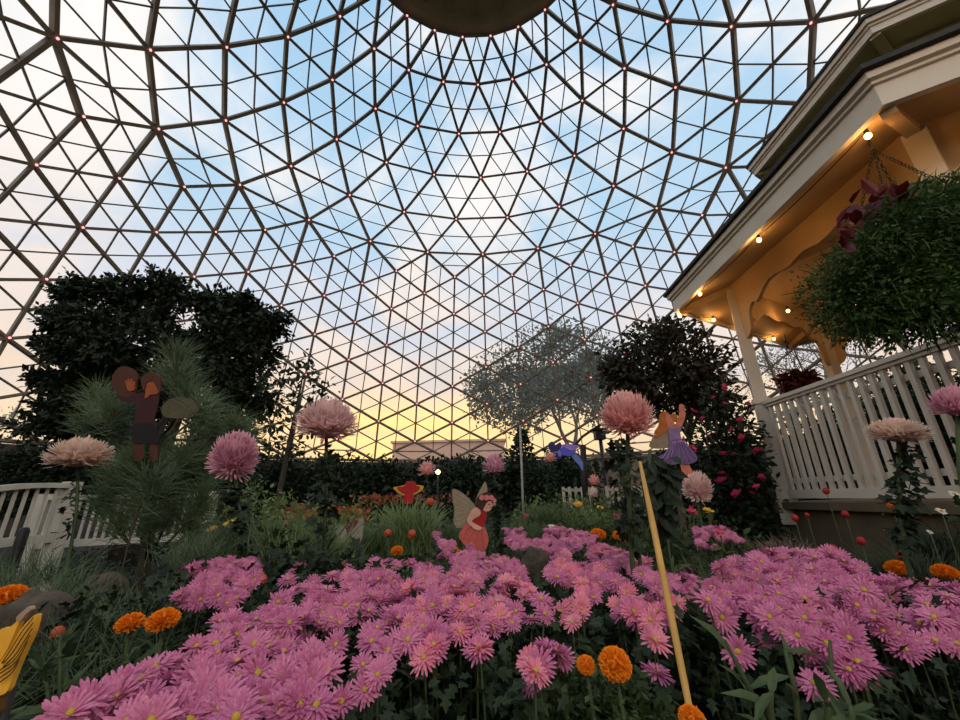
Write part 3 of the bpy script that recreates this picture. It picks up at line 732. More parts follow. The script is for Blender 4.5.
for x, y, Y, h, n, lab in ((200, 525, 1.9, .16, 260, 'low pine tuft in front of the white railing post'), (40, 540, 1.7, .17, 260, 'grassy pine tuft below the left end of the white railing'), (105, 595, 1.3, .17, 260, 'pine tuft behind the left pair of orange marigolds'), (85, 560, 1.6, .16, 220, 'low pine tuft between the grey rock and the pine trunk'), (150, 575, 1.6, .18, 260, 'low pine tuft at the foot of the young pine trunk'), (15, 555, 1.5, .16, 200, 'low pine tuft at the left edge above the grey rock'), (235, 560, 1.9, .2, 200, 'low pine tuft behind the left patch of pink daisies'), (195, 560, 1.75, .2, 240, 'low pine tuft right of the pine trunk'), (60, 612, .95, .13, 220, 'pine tuft between the red-brown bud and the left grey rock'), (128, 600, 1.0, .14, 240, 'pine tuft just above the pair of orange marigolds'), (25, 575, 1.2, .15, 220, 'pine tuft over the left end of the grey rock')):
    tuft('pine_tuft', lab, x, y, Y, h, n, NEEDLE, M_needle, .9, 'shrub', wide=.8)
for x, y, Y, h, n, m, lab in ((412, 498, 3.2, .42, 260, M_leafl, 'light green grassy clump below the red and yellow winged cutout'), (296, 512, 1.75, .26, 240, M_leafm, 'grassy clump left of the tall pale pink mum'), (316, 522, 1.7, .26, 200, M_leafl, 'pale grassy clump at the foot of the tall pale pink mum'), (545, 500, 4.2, .45, 240, M_leafm, 'green grassy clump right of the tall grey pole'), (585, 505, 4.4, .35, 200, M_leafl, 'yellow-green clump in front of the low white fence'), (615, 508, 4.2, .35, 160, M_leafl, 'yellow-green clump below the beige stone block'), (455, 520, 3.4, .35, 180, M_leafm, 'green clump left of the cutout in a red dress'), (370, 520, 3.0, .3, 180, M_leafm, 'green clump behind the pale wings'),
        (240, 520, 2.6, .25, 180, M_leafm, 'grassy clump in front of the left grey rock'), (780, 535, 2.6, .25, 200, mat('dry_grass', (.14, .10, .06), .7, (.10, .06, .05), 5), 'dry brownish grass against the gazebo base'), (820, 545, 2.4, .22, 160, M_leafm, 'thin grass against the right of the gazebo base'), (930, 520, 2.4, .3, 220, M_leafd, 'dark grass below the gazebo rail at the right edge'), (905, 545, 2.0, .3, 240, M_leafd, 'dark clump behind the right pair of marigolds'), (525, 515, 3.8, .35, 160, M_leafm, 'green clump right of the cutout in a red dress'), (660, 520, 3.2, .3, 200, M_leafm, 'green clump behind the bamboo cane'), (716, 548, 1.9, .24, 60, M_leafm, 'few green blades in front of the small pink daisy patch')):
    tuft('grass_clump', lab, x, y + 4, Y, h * .85, int(n * 1.7), BLADE, m, .5, wide=.45)
for x, y, Y, h, n, lab in ((350, 510, 4.2, .35, 500, 'leafy green bed plant behind the pale wings'), (475, 508, 4.5, .35, 500, 'leafy bed plant behind the head of the red-dressed cutout'), (250, 500, 4.5, .45, 700, 'pale leafy plant right of the white railing'), (640, 515, 3.8, .4, 700, 'leafy plant left of the purple-skirted cutout post'), (565, 520, 4.0, .28, 500, 'leafy plant behind the small pink daisies'), (690, 530, 3.0, .3, 500, 'leafy plant behind the small pink daisy patch'), (556, 494, 5.4, .3, 500, 'yellow-green plant in front of the left white picket panel'), (590, 496, 5.2, .3, 500, 'yellow-green plant between the two white picket panels'), (622, 496, 5.0, .3, 500, 'yellow-green plant in front of the right white picket panel'), (300, 512, 3.2, .3, 500, 'pale leafy plant left of the pale folded wings'), (400, 520, 4.4, .2, 300, 'low leafy plant at the edge of the lawn')):
    p = at(x, y + 14, Y); t = thing('bed_plant', lab, 'plant', (p[0], p[1], 0))
    mb = MB(); leafcloud(mb, [(p - [0, 0, .1], (.32, .28, h)), (p + [.3, .1, -.15], (.3, .25, h * .8)), (p + [-.3, .1, -.15], (.3, .25, h * .8))], n * 3, LEAF, .045); mb.build('foliage', M_leafl if ('yellow' in lab or 'pale' in lab) else M_leafm, t)
    mb = MB(); mb.tube([(p[0], p[1], 0), p], [.015, .006], 5); mb.build('stem', M_stem, t)
# ------------------------------------------------------------------ left white railing, rocks, poles
def low_rail(pa, pb, za, zb, nb, label, posts=(True, True), arch=0.0):
    pa, pb = np.array(pa), np.array(pb)
    t = thing('garden_railing', label, 'railing', tuple((np.array([*pa[:2], 0]) + [*pb[:2], 0]) / 2))
    n = 13; T = np.linspace(0, 1, n)[:, None]; top = pa + (pb - pa) * T; top[:, 2] += arch * np.sin(PI * T[:, 0])
    mb = MB()
    for p, q in zip(top, top[1:]): mb.bar(p, q, .10, .045)
    mb.build('top_rail', M_rail, t)
    lo = top.copy(); lo[:, 2] = np.linspace(za, zb, n) + arch * np.sin(PI * T[:, 0])
    mb = MB()
    for p, q in zip(lo, lo[1:]): mb.bar(p, q, .07, .07)
    mb.build('bottom_rail', M_rail, t)
    dx = math.atan2(pb[1] - pa[1], pb[0] - pa[0])
    for i in range(nb):
        f = (i + .5) / nb
        a = np.array([np.interp(f, T[:, 0], top[:, j]) for j in range(3)]); b = np.array([np.interp(f, T[:, 0], lo[:, j]) for j in range(3)])
        mb = MB(); mb.box((a + b) / 2, (.024, .016, a[2] - b[2] + .01), rz=dx); mb.build('baluster', M_rail, t)
    for ok, p, q in ((posts[0], pa, lo[0]), (posts[1], pb, lo[-1])):
        if ok:
            mb = MB(); mb.box((p[0], p[1], (p[2] + .04) / 2), (.11, .11, p[2] + .04), rz=dx); mb.build('post', M_rail, t)
    mb = MB()                                             # the bank it stands on
    return t
a, b = at(-40, 494, 3.3), at(72, 486, 4.1)
low_rail(a, b, at(-40, 556, 3.3)[2], at(66, 538, 4.1)[2], 10, 'white slatted garden railing at the left edge', (True, True), .03)
a, b = at(46, 498, 4.5), at(212, 495, 4.9)
low_rail(a, b, at(46, 545, 4.5)[2], at(207, 536, 4.9)[2], 22, 'white slatted garden railing behind the young pine', (True, True))
M_rock = M_stone
def rock(label, px, py, Y, r, sq, group=None):
    c = at(px, py, Y)
    mb = MB(); nu, nv = 22, 14; V = []
    ph = rng.uniform(0, 6, 6)
    for i in range(nv + 1):
        a = PI * i / nv
        for j in range(nu):
            t = 2 * PI * j / nu; d = np.array([math.sin(a) * math.cos(t), math.sin(a) * math.sin(t), math.cos(a)])
            k = 1 + .13 * math.sin(3 * d[0] + ph[0]) + .12 * math.sin(4 * d[1] + ph[1] + 2 * d[2]) + .07 * math.sin(9 * d[0] + 5 * d[2] + ph[2])
            V.append(d * k * r * np.array(sq))
    V = np.array(V); V = V + [c[0], c[1], c[2] - V[:, 2].max()]
    V[:, 2] = np.where(V[:, 2] < c[2] - r * 1.1, 0, V[:, 2])
    mb.add(V, [(i * nu + j, (i + 1) * nu + j, (i + 1) * nu + (j + 1) % nu, i * nu + (j + 1) % nu) for i in range(nv) for j in range(nu)], 0, True)
    o = mb.build('rock', M_rock); tag(o, label, 'rock'); return o
rock('dark rounded rock among the pink daisies', 536, 546, 1.5, .075, (.85, .7, 1.0))
rock('grey rough rock at the left edge beside an orange marigold', 40, 590, 1.05, .06, (1.25, .7, .8))
rock('grey rock beside the end post of the white railing', 232, 529, 3.4, .28, (1.1, .8, .8))
rock('grey rock under the low pine tufts left of the pine trunk', 100, 572, 1.7, .085, (1.2, .8, .8))
rock('grey stone behind the pair of marigolds near the pine', 152, 606, 1.35, .07, (1, .8, .9))
bp = at(24, 531, 2.6); mb = MB(); mb.tube([(bp[0], bp[1], 0), bp, bp + [0, 0, .02]], [.028, .028, .018], 12); tag(mb.build('bollard', M_black), 'short black round post in front of the left white railing', 'post')
# stone block with lantern
p = at(621, 458, 9.5)
bs = thing('stone_block', 'beige stone block wall behind the small pale mums', 'wall block', (p[0], p[1], 0))
mb = MB(); mb.box((p[0], p[1] + .3, p[2] / 2), (1.15, .6, p[2])); mb.build('block', mat('beige_stone', (.27, .20, .14), .9, (.21, .155, .11), 6, bump=.3), bs)
mb = MB(); mb.box((p[0], p[1] + .3, p[2] + .03), (1.25, .7, .06)); mb.build('cap', mat('beige_cap', (.30, .23, .17), .9), bs)
p2 = at(601, 458, 9.3); q2 = at(598.5, 436, 9.3)
ln = thing('lantern', 'black lantern on a short post above the beige stone block', 'lantern', (p2[0], p2[1], 0))
mb = MB(); mb.tube([(p2[0], p2[1] - .1, 0), (p2[0], p2[1] - .1, q2[2] - .1)], .035, 8); mb.build('post', M_black, ln)
mb = MB(); mb.box((p2[0], p2[1] - .1, q2[2]), (.22, .22, .2)); mb.box((p2[0], p2[1] - .1, q2[2] + .13), (.30, .30, .05)); mb.build('head', M_black, ln)
# lit garden lamp
p = at(438, 472, 9.5)
gl_ = thing('garden_lamp', 'small lit garden lamp on a thin post before the dark bushes', 'lamp', (p[0], p[1], 0))
mb = MB(); mb.tube([(p[0], p[1], 0), p - [0, 0, .08]], .022, 8); mb.build('post', M_black, gl_)
mb = MB(); mb.ball(p, .05, 12, 8); mb.build('bulb', M_bulbg, gl_)
mb = MB(); mb.tube([p + [0, 0, .07], p + [0, 0, .12], p + [0, 0, .16]], [.11, .10, .02], 12); mb.build('shade', M_black, gl_)
# poles
p0, p1 = at(523, 503, 5.5), at(520, 425, 5.5)
mb = MB(); mb.tube([(p0[0], 5.5, 0), p0, p1], .015, 8); tag(mb.build('grey_pole', mat('grey_metal', (.32, .30, .27), .5)), 'tall thin grey metal pole standing in the mid bed', 'pole')
mb = MB(); mb.tube([at(691, 716, .56) * [1, 1, 0], at(691, 716, .56), at(676, 640, .62), at(664, 580, .70), at(652, 520, .80), at(640, 462, .90)], [.004, .004, .0048, .0055, .0058, .0035], 8)
cn = mb.build('bamboo_cane', M_cane); tag(cn, 'golden bamboo cane leaning up to the coral pink mum', 'cane')
# low white picket panels
def picket(label, x0, x1, y, Y):
    a, b = at(x0, y, Y), at(x1, y, Y); t = thing('picket_panel', label, 'fence', (float((a[0] + b[0]) / 2), Y, 0))
    mb = MB(); mb.bar(a, b, .03, .05); mb.bar(a - [0, 0, .2], b - [0, 0, .2], .03, .05); mb.build('rail', M_rail, t)
    n = int((b[0] - a[0]) / .085)
    for i in range(n + 1):
        p = a + (b - a) * i / n; mb = MB(); mb.box((p[0], p[1] - .025, (p[2] + .05) / 2), (.045, .02, p[2] + .05)); mb.build('picket', M_rail, t)
picket('low white picket fence right of the dark rounded bush', 563, 594, 490, 6.8); picket('low white picket fence in front of the beige stone block', 606, 640, 489, 6.8)

# ------------------------------------------------------------------ painted fairy boards (flat in the place too)
def spline(P, k=4):
    P = np.array(P, float); n = len(P); out = []
    for i in range(n):
        a, b, c, d = P[i - 1], P[i], P[(i + 1) % n], P[(i + 2) % n]
        for j in range(k):
            t = j / k; out.append(.5 * (2 * b + (c - a) * t + (2 * a - 5 * b + 4 * c - d) * t * t + (3 * b - a - 3 * c + d) * t ** 3))
    return np.array(out)
class Board:
    """pieces of a painted plywood figure: outlines given in photo pixels times k from (ox, oy)"""
    def __init__(s, t, Y, ox, oy, k): s.t, s.Y, s.ox, s.oy, s.k = t, Y, ox, oy, k
    def piece(s, name, pts, m, layer=0, parent=None, smooth=True, th=.007):
        P = spline(pts) if smooth else np.array(pts, float)
        Yf = s.Y - layer * .004
        fr_ = np.array([at(s.ox + x / s.k, s.oy + y / s.k, Yf) for x, y in P]); bk_ = fr_ + [0, th, 0]
        mb = MB(); mb.prism(fr_, bk_); return mb.build(name, m, parent or s.t)
    def lines(s, name, segs, m, layer, parent, r=.0012):
        mb = MB()
        for sg in segs: mb.tube([at(s.ox + x / s.k, s.oy + y / s.k, s.Y - layer * .004) for x, y in spline_open(sg)], r, 4)
        return mb.build(name, m, parent)
def spline_open(P):
    P = np.array(P, float); t = np.linspace(0, len(P) - 1, 8); return np.c_[np.interp(t, range(len(P)), P[:, 0]), np.interp(t, range(len(P)), P[:, 1])]
def circ(x, y, r, n=7): return [(x + r * math.cos(2 * PI * i / n), y + r * math.sin(2 * PI * i / n)) for i in range(n)]
def stake(t, x, y, Y, r=.007, m=None, x2=None):
    p = at(x, y, Y); q = at(x2 or x, y + 30, Y)
    mb = MB(); mb.tube([(p[0], Y + .012, 0), (p[0], Y + .012, p[2])], r, 6); mb.build('stake', m or M_stake, t)
P_ = lambda n, c, c2=None, s=20: mat('paint_' + n, c, .7, c2, s)
K_skin, K_hair, K_redd, K_skirt = P_('skin', (.78, .40, .28)), P_('brown_hair', (.06, .022, .014)), P_('red', (.40, .015, .02)), P_('coral', (.62, .13, .10), (.50, .09, .07), 60)
K_wing, K_vein, K_pinkf = P_('beige_wing', (.30, .23, .15), (.24, .18, .11), 40), P_('vein', (.50, .42, .28)), P_('rose', (.72, .22, .20))
Y = 2.35
p = at(479, 553, Y)
fy = thing('fairy_cutout', 'painted fairy cutout in a red dress with pale wings among the pink daisies', 'garden figure', (p[0], p[1], 0))
B = Board(fy, Y, 380, 440, 6)
wl = B.piece('wing', [(432, 300), (460, 298), (510, 330), (560, 380), (578, 408), (550, 440), (528, 475), (500, 520), (462, 527), (440, 490), (447, 430), (438, 370)], K_wing, -1)
B.lines('vein', [[(570, 405), (510, 345), (440, 305)], [(565, 410), (500, 370), (440, 330)], [(560, 415), (500, 395), (442, 365)], [(555, 420), (500, 415), (447, 400)], [(548, 428), (500, 435), (447, 440)], [(540, 440), (490, 470), (447, 480)], [(532, 455), (500, 490), (460, 515)]], K_vein, -.8, wl)
B.piece('wing', [(570, 385), (580, 340), (605, 290), (628, 250), (640, 270), (643, 312), (615, 335), (592, 375)], K_wing, -1)
B.piece('legs', [(566, 650), (626, 655), (628, 705), (600, 700), (572, 702)], K_skin, 0)
B.piece('skirt', [(520, 495), (560, 498), (600, 518), (628, 522), (645, 565), (652, 600), (632, 662), (600, 672), (550, 657), (500, 622), (472, 575), (495, 530)], K_skirt, 1)
B.lines('pleats', [[(575, 510), (540, 580), (520, 630)], [(590, 515), (575, 590), (565, 655)], [(605, 520), (605, 600), (600, 668)], [(618, 522), (630, 600), (625, 660)], [(560, 502), (510, 550), (490, 600)]], K_pinkf, 2.5, fy, .002)
B.piece('bodice', [(590, 418), (622, 418), (641, 440), (636, 472), (626, 515), (600, 522), (562, 497), (556, 470), (600, 445)], K_redd, 2)
B.piece('arm', [(568, 405), (598, 412), (602, 448), (562, 475), (553, 490), (590, 513), (612, 525), (602, 541), (570, 537), (536, 507), (521, 482), (540, 437)], K_skin, 3)
B.piece('face', [(622, 395), (638, 368), (668, 362), (674, 386), (679, 396), (672, 402), (668, 416), (650, 427), (632, 428), (616, 414)], K_skin, 3)
hr = B.piece('hair', [(580, 395), (574, 362), (598, 330), (640, 313), (682, 330), (697, 357), (690, 384), (672, 364), (645, 372), (628, 398), (616, 418), (592, 410)], K_hair, 4)
for x, y, r in ((612, 345, 17), (640, 346, 17), (668, 346, 15), (687, 362, 13), (686, 384, 9)): B.piece('rose', circ(x, y, r), K_pinkf, 5.5, hr)
B.lines('eye', [[(648, 386), (660, 384)]], K_hair, 5, fy, .0025); B.lines('mouth', [[(660, 408), (669, 405)]], K_redd, 5, fy, .0022)
stake(fy, 479.5, 545, Y)

Y = 3.0; p = at(686, 500, Y)
fy = thing('fairy_cutout', 'painted fairy cutout with raised arms and a purple skirt on a brown post', 'garden figure', (p[0], p[1], 0))
B = Board(fy, Y, 580, 380, 6)
K_or, K_ochre, K_lav, K_pur, K_lil = P_('orange_skin', (.70, .22, .13)), P_('auburn_hair', (.48, .15, .03)), P_('lavender', (.30, .18, .34)), P_('violet', (.19, .12, .27), (.15, .095, .22), 60), P_('pale_violet', (.36, .22, .44))
B.piece('wing', [(450, 330), (520, 305), (545, 340), (540, 400), (470, 412), (418, 400), (430, 360)], K_wing, -1)
B.piece('hair', [(480, 205), (520, 190), (542, 225), (530, 290), (498, 322), (452, 348), (448, 310), (472, 270)], K_ochre, 0)
B.piece('head', circ(562, 228, 26, 9), K_ochre, .5)
B.piece('arm', [(513, 218), (532, 203), (560, 250), (575, 275), (560, 292), (530, 287)], K_or, 1)
B.piece('arm', [(568, 280), (580, 255), (596, 205), (598, 150), (621, 150), (632, 215), (612, 275), (585, 292)], K_or, 1)
B.piece('bodice', [(533, 285), (565, 290), (607, 280), (601, 320), (607, 362), (545, 372), (530, 320)], K_lav, 2)
B.piece('leg', [(603, 500), (648, 500), (680, 565), (655, 600), (628, 590)], K_or, .5)
sk = B.piece('skirt', [(545, 365), (610, 355), (652, 400), (692, 440), (702, 482), (650, 506), (600, 500), (560, 508), (500, 492), (473, 462), (520, 430)], K_pur, 3)
B.lines('gathers', [[(560, 370), (520, 430), (490, 480)], [(575, 370), (555, 430), (540, 495)], [(590, 365), (595, 430), (600, 495)], [(600, 362), (640, 430), (660, 490)], [(605, 360), (660, 420), (690, 470)], [(568, 370), (538, 430), (515, 488)], [(597, 365), (618, 430), (630, 495)]], K_lil, 4.2, sk, .004)
pp = at(680, 455, Y + .02); q = at(692, 570, Y + .02)
mb = MB(); mb.box((q[0] - .0, Y + .03, pp[2] / 2), (.03, .03, pp[2])); mb.build('post', mat('brown_post', (.12, .085, .06), .8), fy)

Y = 6.0; p = at(585, 470, Y)
fy = thing('fairy_cutout', 'blue flying fairy figure held up on a curved black rod', 'garden figure', (p[0], p[1], 0))
B = Board(fy, Y, 530, 430, 8)
K_navy, K_blue, K_lilac, K_sky = P_('navy', (.03, .035, .16)), P_('blue', (.10, .12, .62), (.08, .09, .48), 20), P_('lilac', (.36, .22, .70)), P_('pale_blue', (.25, .35, .75))
B.piece('hair', [(148, 112), (180, 92), (200, 120), (240, 98), (252, 130), (218, 172), (160, 162)], K_navy, 2)
B.piece('head', circ(205, 158, 26, 9), K_sky, 1)
B.piece('skirt', [(205, 170), (240, 165), (265, 200), (240, 232), (200, 225), (190, 195)], K_navy, 0)
B.piece('torso', [(230, 165), (262, 132), (300, 150), (362, 188), (332, 207), (270, 203), (240, 187)], K_blue, 3)
B.piece('wing', [(240, 125), (290, 112), (370, 120), (388, 140), (335, 165), (290, 150)], K_lilac, 1)
B.piece('arm', [(228, 160), (222, 190), (240, 215), (252, 200), (244, 175)], K_lilac, 4)
B.piece('legs', [(325, 188), (360, 185), (402, 230), (428, 270), (434, 315), (418, 322), (398, 290), (355, 240)], P_('mid_blue', (.16, .24, .62)), 2)
mb = MB(); z0 = at(584, 470, Y + .03)
mb.tube([(z0[0], Y + .03, 0), at(584, 480, Y + .03), at(583, 445, Y + .03)], .045, 8); mb.build('post', M_black, fy)
mb = MB(); mb.tube([at(566, 448, Y + .02), at(576, 444, Y + .02), at(582, 437, Y + .02), at(592, 430, Y + .02), at(602, 424, Y + .02)], .022, 6); mb.build('rod', M_black, fy)

Y = 3.6; p = at(408, 500, Y)
fy = thing('fairy_cutout', 'red fairy cutout with red and yellow flower-like wings over light grass', 'garden figure', (p[0], p[1], 0))
B = Board(fy, Y, 380, 440, 6)
K_y, K_r2 = P_('yellow', (.72, .40, .06)), P_('crimson', (.46, .02, .02), (.36, .012, .015), 40)
B.piece('wing', [(78, 285), (115, 278), (165, 268), (172, 310), (150, 333), (115, 322), (95, 305)], K_y, 0); B.piece('wing', [(172, 268), (235, 272), (262, 277), (250, 303), (218, 322), (190, 332), (175, 310)], K_y, 0)
B.piece('wing_marking', [(100, 285), (130, 280), (168, 270), (170, 305), (150, 322), (122, 308)], K_r2, 1.8); B.piece('wing_marking', [(172, 270), (215, 275), (240, 280), (225, 303), (200, 316), (182, 318)], K_r2, 1.8)
B.piece('body', [(150, 262), (170, 247), (205, 250), (215, 270), (198, 300), (196, 375), (140, 378), (150, 320), (158, 290)], K_r2, 3)
stake(fy, 408, 500, Y)

Y = 2.5; p = at(345, 545, Y)
fy = thing('fairy_cutout', 'small fairy cutout with large pale folded wings behind the tall pale mum', 'garden figure', (p[0], p[1], 0))
B = Board(fy, Y, 280, 440, 6)
K_pale = P_('pale_wing', (.34, .28, .22), (.27, .22, .17), 40)
B.piece('wing', [(330, 522), (368, 510), (398, 545), (408, 590), (380, 615), (350, 590)], K_pale, 0)
wl = B.piece('wing', [(418, 560), (450, 505), (494, 468), (498, 520), (490, 590), (462, 642), (425, 620)], K_pale, 1)
B.lines('vein', [[(425, 610), (460, 540), (490, 480)], [(430, 615), (470, 570), (494, 530)], [(440, 620), (470, 605), (490, 590)]], K_vein, 2.2, wl)
B.piece('hair', [(400, 545), (425, 500), (460, 480), (465, 497), (440, 530), (415, 560)], P_('chestnut', (.16, .04, .03)), 2)
B.piece('body', [(400, 560), (420, 565), (425, 640), (440, 690), (395, 690), (402, 630)], P_('leaf_green', (.06, .09, .03)), 2)
stake(fy, 350, 550, Y)

Y = 2.05; p = at(145, 470, Y)
fy = thing('fairy_cutout', 'dark red-brown fairy cutout raising an orange hand among the pine branches', 'garden figure', (p[0], p[1], 0))
B = Board(fy, Y, 80, 340, 6)
K_dr, K_rust, K_or2, K_dk = P_('dark_red', (.045, .010, .008)), P_('rust', (.085, .022, .010), (.06, .016, .008), 50), P_('amber_lit_skin', (.36, .085, .018)), P_('near_black', (.008, .006, .006))  # amber skin paint carries the palm's orange lamplight in its colour
B.piece('round_leaf', [(190, 245), (205, 195), (245, 160), (300, 165), (345, 205), (340, 260), (330, 320), (270, 345), (225, 320), (195, 285)], K_rust, 0)
B.piece('torso', [(225, 330), (262, 350), (330, 322), (385, 318), (385, 345), (450, 320), (470, 335), (462, 400), (445, 470), (448, 510), (322, 510), (330, 450), (325, 372), (270, 372), (235, 355)], K_dr, 1)
B.piece('hand', [(285, 300), (275, 265), (268, 240), (278, 243), (286, 258), (284, 232), (294, 232), (299, 256), (304, 232), (313, 236), (311, 262), (322, 244), (328, 252), (322, 285), (334, 282), (322, 302), (302, 308)], K_or2, 2, smooth=False)
B.piece('hair', [(375, 290), (365, 235), (400, 200), (450, 200), (480, 240), (482, 300), (470, 310), (440, 250), (400, 255), (388, 300)], K_rust, 3)
B.piece('face', [(385, 270), (400, 250), (440, 246), (474, 262), (478, 295), (465, 322), (420, 328), (405, 345), (385, 345), (392, 315)], K_or2, 2)
B.piece('trousers', [(320, 505), (450, 505), (462, 560), (468, 622), (400, 618), (315, 618), (316, 560)], K_dk, 2)
B.piece('leg', [(322, 615), (375, 618), (372, 720), (330, 720)], K_rust, 1); B.piece('leg', [(420, 618), (465, 618), (460, 720), (425, 720)], K_rust, 1)
B.piece('wing', [(490, 400), (540, 355), (620, 345), (690, 370), (720, 410), (690, 455), (620, 470), (540, 468), (495, 450)], P_('straw_wing', (.10, .085, .045)), -2)
stake(fy, 148, 458, Y, .004)

Y = .62; p = at(10, 640, Y)
fy = thing('fairy_cutout', 'yellow striped wings of a cutout at the bottom left corner', 'garden figure', (p[0], p[1], 0))
B = Board(fy, Y, 0, 560, 6)
K_gold, K_line = P_('gold', (.95, .50, .05), (.88, .40, .03), 20), P_('dark_line', (.14, .07, .01))
w1 = B.piece('wing', [(-90, 520), (0, 418), (45, 408), (90, 378), (110, 345), (122, 350), (85, 440), (45, 530), (0, 600), (-60, 640)], K_gold, 0)
w2 = B.piece('wing', [(-80, 760), (-20, 640), (60, 530), (130, 410), (205, 332), (217, 345), (195, 430), (150, 530), (100, 640), (65, 730), (30, 800), (-60, 820)], K_gold, 2)
B.lines('stripe', [[(200, 345), (130, 430), (60, 545), (10, 620)], [(200, 375), (140, 455), (80, 550), (20, 620)], [(195, 410), (150, 480), (95, 570), (20, 640)], [(180, 450), (140, 520), (90, 600), (0, 660)], [(165, 490), (130, 560), (80, 630), (0, 680)], [(140, 540), (110, 600), (70, 660), (0, 705)], [(115, 600), (85, 660), (50, 700), (0, 730)]], K_line, 3, w2, .0009)
B.piece('body', [(95, 350), (120, 320), (145, 300), (170, 280), (182, 300), (150, 330), (118, 370)], P_('straw', (.42, .30, .2)), 1)
B.piece('trunk', [(-40, 660), (-10, 660), (0, 900), (-40, 900)], K_line, 1)
stake(fy, 4, 690, Y + .01, .004)
# ------------------------------------------------------------------ pink daisy mums
def ring_petals(mb, n, r0, L_, wid, lift, droop, T=None, jit=.1, m=0, z=0):
    """n petals round the axis; each a creased strip that lifts then droops"""
    for i in range(n):
        a = 2 * PI * (i + rng.normal() * .15) / n; l = L_ * (1 + jit * rng.normal()); lf = lift + rng.normal() * .12
        ca, sa = math.cos(a), math.sin(a); V = []
        for t, ww in ((0, .35), (.45, 1), (.85, .8), (1.0, .25)):
            rr = r0 + l * t * math.cos(lf); h = z + l * t * math.sin(lf) - droop * l * t * t
            for s_ in (-1, 0, 1): 
                V.append((ca * rr - sa * s_ * wid * ww * .5, sa * rr + ca * s_ * wid * ww * .5, h - (0 if s_ else wid * .18 * ww)))
        Fc = [(3 * j + q, 3 * j + q + 1, 3 * j + q + 4, 3 * j + q + 3) for j in range(3) for q in (0, 1)]
        mb.add(V, Fc, m, True)
R0 = .0215
def daisy(m, seed, cup):
    mb = MB()
    ring_petals(mb, 22, .003, R0 * .96, .0040, .10 + cup, .16)
    ring_petals(mb, 17, .003, R0 * .82, .0038, .32 + cup, .12, z=.0015)
    ring_petals(mb, 12, .003, R0 * .60, .0034, .62 + cup, .08, z=.002)
    return mb.mesh('daisy_petals', m)
DZ = [daisy(M_petal, i, c) for i, c in enumerate((0, .12, .25, -.08))]
DW = [daisy(M_petalw, i, c) for i, c in enumerate((0, .15))]
mb = MB(); mb.ball((0, 0, .003), .0042, 9, 6, squash=(1, 1, .62)); EYE = mb.mesh('daisy_eye', M_eye)
def inpoly(x, y, P):
    c = False; n = len(P)
    for i in range(n):
        (x1, y1), (x2, y2) = P[i], P[i - 1]
        if (y1 > y) != (y2 > y) and x < (x2 - x1) * (y - y1) / (y2 - y1) + x1: c = not c
    return c
DEP = ([525, 530, 540, 550, 560, 580, 600, 630, 660, 690, 720], [3.1, 2.8, 2.2, 1.75, 1.42, 1.12, .95, .80, .70, .61, .54])
DEPR = ([545, 555, 570, 600, 640, 690, 720], [1.25, 1.12, .98, .84, .72, .62, .58])
def gap(x, y):
    return math.sin(x * .083 + 1.3 * math.sin(y * .05)) * math.sin(y * .11 + 1.1 * math.sin(x * .061 + 2)) + .35 * math.sin(x * .21 + y * .17)
